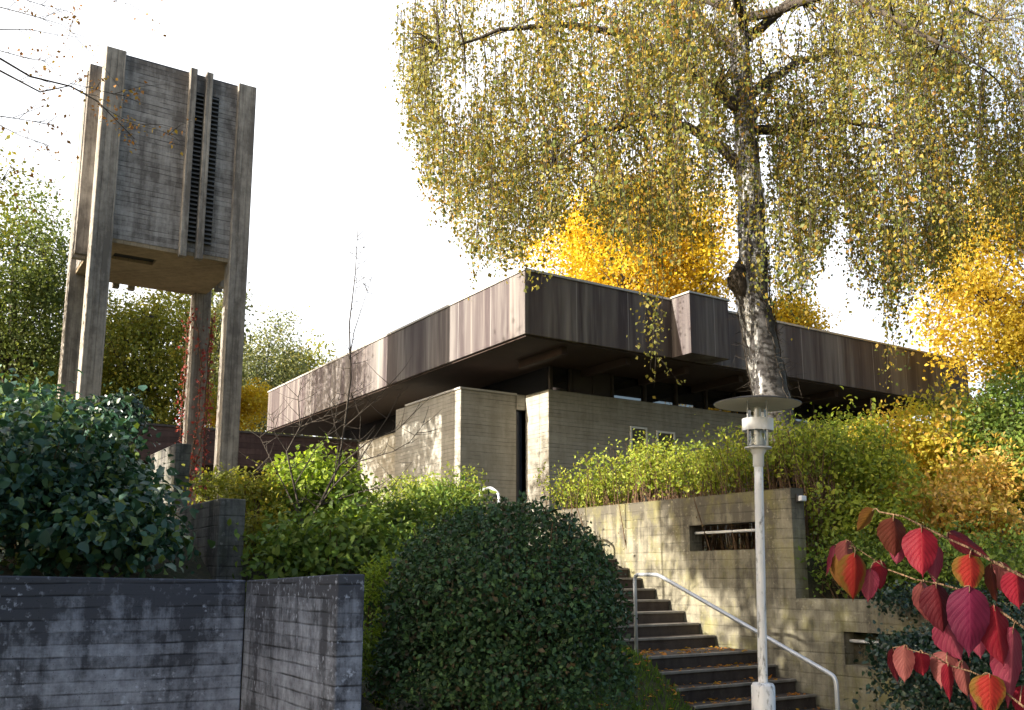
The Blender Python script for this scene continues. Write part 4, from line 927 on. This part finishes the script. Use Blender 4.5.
for pp, r0, dy in SPL:
    r0 *= 0.72
    pts = [cp_(x, y, 11.6+dy*min(1, i/2)+0.03*i) for i, (x, y) in enumerate(pp)]; n_ = len(pts)
    smb.tube(pts, [max(0.003, r0*(1-0.8*i/(n_-1))) for i in range(n_)], 6, False)
    if r0 < 0.05:
        for j in range(n_*3):
            i = rng.integers(0, n_-1); a = pts[i].lerp(pts[i+1], rng.uniform(0, 1)); s = 1 if rng.uniform() < 0.6 else -1
            e = a+Vector((s*rng.uniform(0.05, 0.3), rng.normal(0, .12), rng.uniform(0.02, 0.28))); smb.tube([a, a.lerp(e, .5)+Vector((0, 0, -.015)), e], [0.005, 0.0035, 0.0015], 3, False)
smb.build('stems', M['bark_dark'], sap)

# bare twigs entering at the upper right
twb = P(1075, 330, 12.0); tw = empty('bare_twig_tree', (twb.x+0.6, twb.y, zg(twb.x, twb.y)), 0, 'thin bare twigs fanning in at the top right corner', 'tree'); TB = Vector(tw.location)
m = MB(); trunk_top = Vector((0, 0, P(1075, 260, 12).z-TB.z)); m.tube([(0, 0, -0.2), (0.05, 0, trunk_top.z*0.5), trunk_top], [0.12, 0.09, 0.06], 8); m.build('trunk', M['bark_grey'], tw)
m = MB()
for i in range(26):
    x1 = rng.uniform(985, 1060); y1 = rng.uniform(-60, 60); Y = 12+rng.normal(0, .5); e = P(x1, y1, Y)-TB; mid = trunk_top.lerp(e, .5)+Vector((rng.normal(0.1, .15), rng.normal(0, .1), 0)); m.tube([trunk_top, mid, e], [0.014, 0.008, 0.002], 4, False)
    for j in range(6):
        a = mid.lerp(e, rng.uniform(0, 1)); m.tube([a, a+Vector((rng.normal(-.1, .2), rng.normal(0, .1), rng.uniform(.1, .5)))], [0.004, 0.0015], 3, False)
m.build('twigs', M['bark_grey'], tw)

# ------------------------------------------------------------------ red-leaved branch close by, lower right
def red_leaf_mat(name, stops, under):
    k = NT(name); uv = k.n('ShaderNodeUVMap').outputs[0]; sep = k.n('ShaderNodeSeparateXYZ'); k.l(uv, sep.inputs[0]); u, v = sep.outputs[0], sep.outputs[1]
    a = k.math('ABSOLUTE', k.math('SUBTRACT', u, 0.5))
    co = k.coord(); nz = k.noise(k.scale(co, (1, 1, 1)), 34, 4, 0.6)
    c = k.ramp(k.math('ADD', k.math('MULTIPLY', a, 1.2), k.math('MULTIPLY_ADD', nz, 0.7, -0.25)), stops)
    vein = k.math('SUBTRACT', v, k.math('MULTIPLY', a, 0.75)); fr = k.math('FRACT', k.math('MULTIPLY', vein, 8.0))
    vm = k.math('LESS_THAN', fr, 0.10); mid = k.math('LESS_THAN', a, 0.018)
    vv = k.math('MAXIMUM', vm, mid)
    c = k.mix(k.math('MULTIPLY', vv, 0.35), c, under)
    k.l(c, k.b.inputs['Base Color']); k.b.inputs['Roughness'].default_value = 0.6; set_spec(k.b, 0.18)
    k.bump(k.math('SUBTRACT', k.math('ABSOLUTE', k.math('SUBTRACT', fr, 0.55)), vv), 0.35, 0.002)
    tr = k.n('ShaderNodeBsdfTranslucent'); k.l(c, tr.inputs[0]); mx = k.n('ShaderNodeMixShader'); mx.inputs[0].default_value = 0.4
    k.l(k.b.outputs[0], mx.inputs[1]); k.l(tr.outputs[0], mx.inputs[2]); k.l(mx.outputs[0], k.out.inputs[0])
    return k.m
RL = {'c': red_leaf_mat('leaf_crimson', [(0.0, (0.216, 0.009, 0.020)), (0.6, (0.154, 0.007, 0.018))], (0.257, 0.042, 0.040)),
      'm': red_leaf_mat('leaf_maroon', [(0.0, (0.077, 0.006, 0.010)), (0.6, (0.051, 0.004, 0.008))], (0.113, 0.017, 0.020)),
      'v': red_leaf_mat('leaf_purple', [(0.0, (0.103, 0.007, 0.030)), (0.6, (0.067, 0.006, 0.022))], (0.154, 0.021, 0.048)),
      'p': red_leaf_mat('leaf_pink', [(0.0, (0.234, 0.042, 0.068)), (0.6, (0.172, 0.021, 0.044))], (0.328, 0.098, 0.112)),
            's': red_leaf_mat('leaf_salmon', [(0.0, (0.218, 0.070, 0.060)), (0.6, (0.164, 0.042, 0.040))], (0.133, 0.028, 0.028)),
            'o': red_leaf_mat('leaf_red_olive', [(0.0, (0.257, 0.017, 0.016)), (0.40, (0.206, 0.017, 0.012)), (0.55, (0.134, 0.070, 0.012))], (0.257, 0.049, 0.020)),
      'b': red_leaf_mat('leaf_brown', [(0.0, (0.087, 0.017, 0.012)), (0.6, (0.067, 0.017, 0.008))], (0.123, 0.028, 0.020)),
      'y': red_leaf_mat('leaf_olive', [(0.0, (0.154, 0.077, 0.012)), (0.6, (0.113, 0.049, 0.012))], (0.165, 0.049, 0.020))}
YB = 1.55
q0 = P(1040, 600, YB); branch = empty('red_leaf_branch', q0, 0, 'close branch of drooping crimson and pink autumn leaves at lower right', 'branch')
Q0 = Vector(q0)
def LPx(x, y, Y=YB): return P(820+x/3.382, 500+y/3.382, Y)-Q0
tws = MB(); TW_ALL = []
for pp, r0 in (([(900, 560), (690, 432), (560, 342), (480, 305), (410, 285), (320, 268), (230, 235)], 0.0032), ([(900, 330), (690, 262), (580, 205), (500, 160), (430, 130), (340, 85), (280, 55), (200, 40)], 0.0036),
               ([(900, 800), (690, 700), (620, 645), (545, 595), (510, 580), (440, 560)], 0.003), ([(230, 235), (180, 200), (120, 160)], 0.0016), ([(545, 595), (510, 580)], 0.0016), ([(410, 285), (360, 240), (345, 190)], 0.0012), ([(440, 560), (380, 525), (300, 505)], 0.0014), ([(1100, 520), (900, 330)], 0.004), ([(1100, 520), (900, 560)], 0.004), ([(1100, 520), (900, 800)], 0.004)):
    pts = [LPx(x, y) for x, y in pp]; TW_ALL += [pts[i].lerp(pts[i+1], t) for i in range(len(pts)-1) for t in (0, .2, .4, .6, .8, 1)]; tws.tube(pts, [0.7*r0*(1-0.5*i/(len(pts)-1)) for i in range(len(pts))], 7, True)
TWP = []
def red_leaf(cx, cy, w, h, rot, kind, dy, turn):
    """ovate leaf, tip hanging down; w,h as seen; rot degrees in the view plane; turn swings it about its own length"""
    s = (YB+dy)/F/3.382; L = h*s; W = w*s; nu, nv = 8, 14
    V = []; UV = []
    cupw = rng.uniform(0.10, 0.3); bend = rng.uniform(-0.1, 0.22); wav = rng.uniform(0, 6)
    for j in range(nv+1):
        v = j/nv; prof = (math.sin(PI*min(1, v**0.72))**0.8)*(1-0.25*v) if v < 1 else 0.0
        if v > 0.82: prof *= (1-v)/0.18*0.65+0.35*((1-v)/0.18)**2
        for i in range(nu+1):
            u = i/nu*2-1; x = u*prof*W*0.62*(1+0.03*math.sin(v*40+wav)*abs(u)); z = (0.5-v)*L
            y = abs(u)*prof*W*cupw+bend*L*(v-0.4)**2+0.012*L*math.sin(v*16+u*2+wav)*abs(u)
            V.append(Vector((x, y, z))); UV.append((i/nu, v))
    R = Matrix.Rotation(math.radians(rot), 4, 'Y') @ Matrix.Rotation(math.radians(turn), 4, 'Z')
    c = LPx(cx, cy, YB+dy)
    fs = [(j*(nu+1)+i, j*(nu+1)+i+1, (j+1)*(nu+1)+i+1, (j+1)*(nu+1)+i) for j in range(nv) for i in range(nu)]
    top = (R @ Vector((0, 0, 0.5*L)))+c; near = min(TW_ALL, key=lambda q: (q-top).length)
    if (near-top).length < 0.05: tws.tube([near, near.lerp(top, 0.5)+Vector((0, 0, 0.003)), top, (R @ Vector((0, bend*L*0.1, 0.4*L)))+c], [0.0012, 0.0010, 0.0010, 0.0006], 5)
    me = bpy.data.meshes.new('leaf'); me.from_pydata([tuple((R @ v)+c) for v in V], [], fs); me.update()
    uvl = me.uv_layers.new(name='UVMap')
    for lo in me.loops: uvl.data[lo.index].uv = UV[lo.vertex_index]
    me.polygons.foreach_set('use_smooth', [True]*len(me.polygons)); me.materials.append(RL[kind])
    o = bpy.data.objects.new('leaf', me); COL.objects.link(o); o.parent = branch
LEAVES = [(38, 205, 45, 110, 18, 'p', 0.02, 50), (72, 250, 70, 130, -12, 'y', 0.015, -35), (92, 190, 66, 110, 0, 's', 0.0, 20), (118, 262, 92, 165, 4, 'o', -0.01, 10), (166, 290, 56, 115, 8, 'p', 0.01, -20), (204, 256, 60, 105, 4, 'c', 0.02, 15),
          (155, 70, 55, 100, 38, 'y', 0.03, 30), (253, 128, 95, 140, 0, 'b', 0.0, 10), (265, 185, 50, 70, 12, 'p', 0.02, 0), (345, 178, 104, 168, 3, 'c', -0.01, -8), (390, 218, 66, 135, 8, 'p', 0.015, 15), (505, 152, 62, 160, -58, 'm', 0.0, 20),
          (510, 250, 102, 132, 2, 'o', -0.005, 5), (590, 285, 66, 135, -6, 'b', 0.02, 35), (618, 268, 62, 120, -10, 's', 0.03, -20), (668, 305, 88, 130, 0, 'c', 0.0, 10), (368, 352, 84, 150, -14, 's', 0.02, 25), (408, 370, 100, 170, -6, 'm', 0.0, 8),
          (508, 412, 125, 235, 4, 'v', -0.02, -6), (450, 475, 100, 150, -22, 'p', 0.015, 15), (605, 462, 108, 205, -4, 'c', -0.01, 10), (540, 495, 50, 80, 0, 'p', 0.03, 0), (648, 565, 112, 265, 8, 'p', 0.0, 12), (255, 560, 46, 115, -4, 'm', 0.02, 25),
          (286, 557, 62, 125, 3, 's', 0.0, -10), (345, 555, 64, 84, -6, 'c', 0.01, 0), (420, 575, 80, 125, 14, 's', 0.02, -15), (438, 617, 48, 125, 0, 'c', -0.005, 20), (492, 607, 58, 125, -6, 's', 0.0, 15), (575, 662, 108, 140, 4, 'o', -0.015, 0), (528, 672, 40, 95, 0, 'p', 0.02, 40), (690, 690, 70, 120, 0, 'c', 0.03, 10)]
for a in LEAVES: red_leaf(*a)
tws.build('twig', M['twig_brown'], branch)
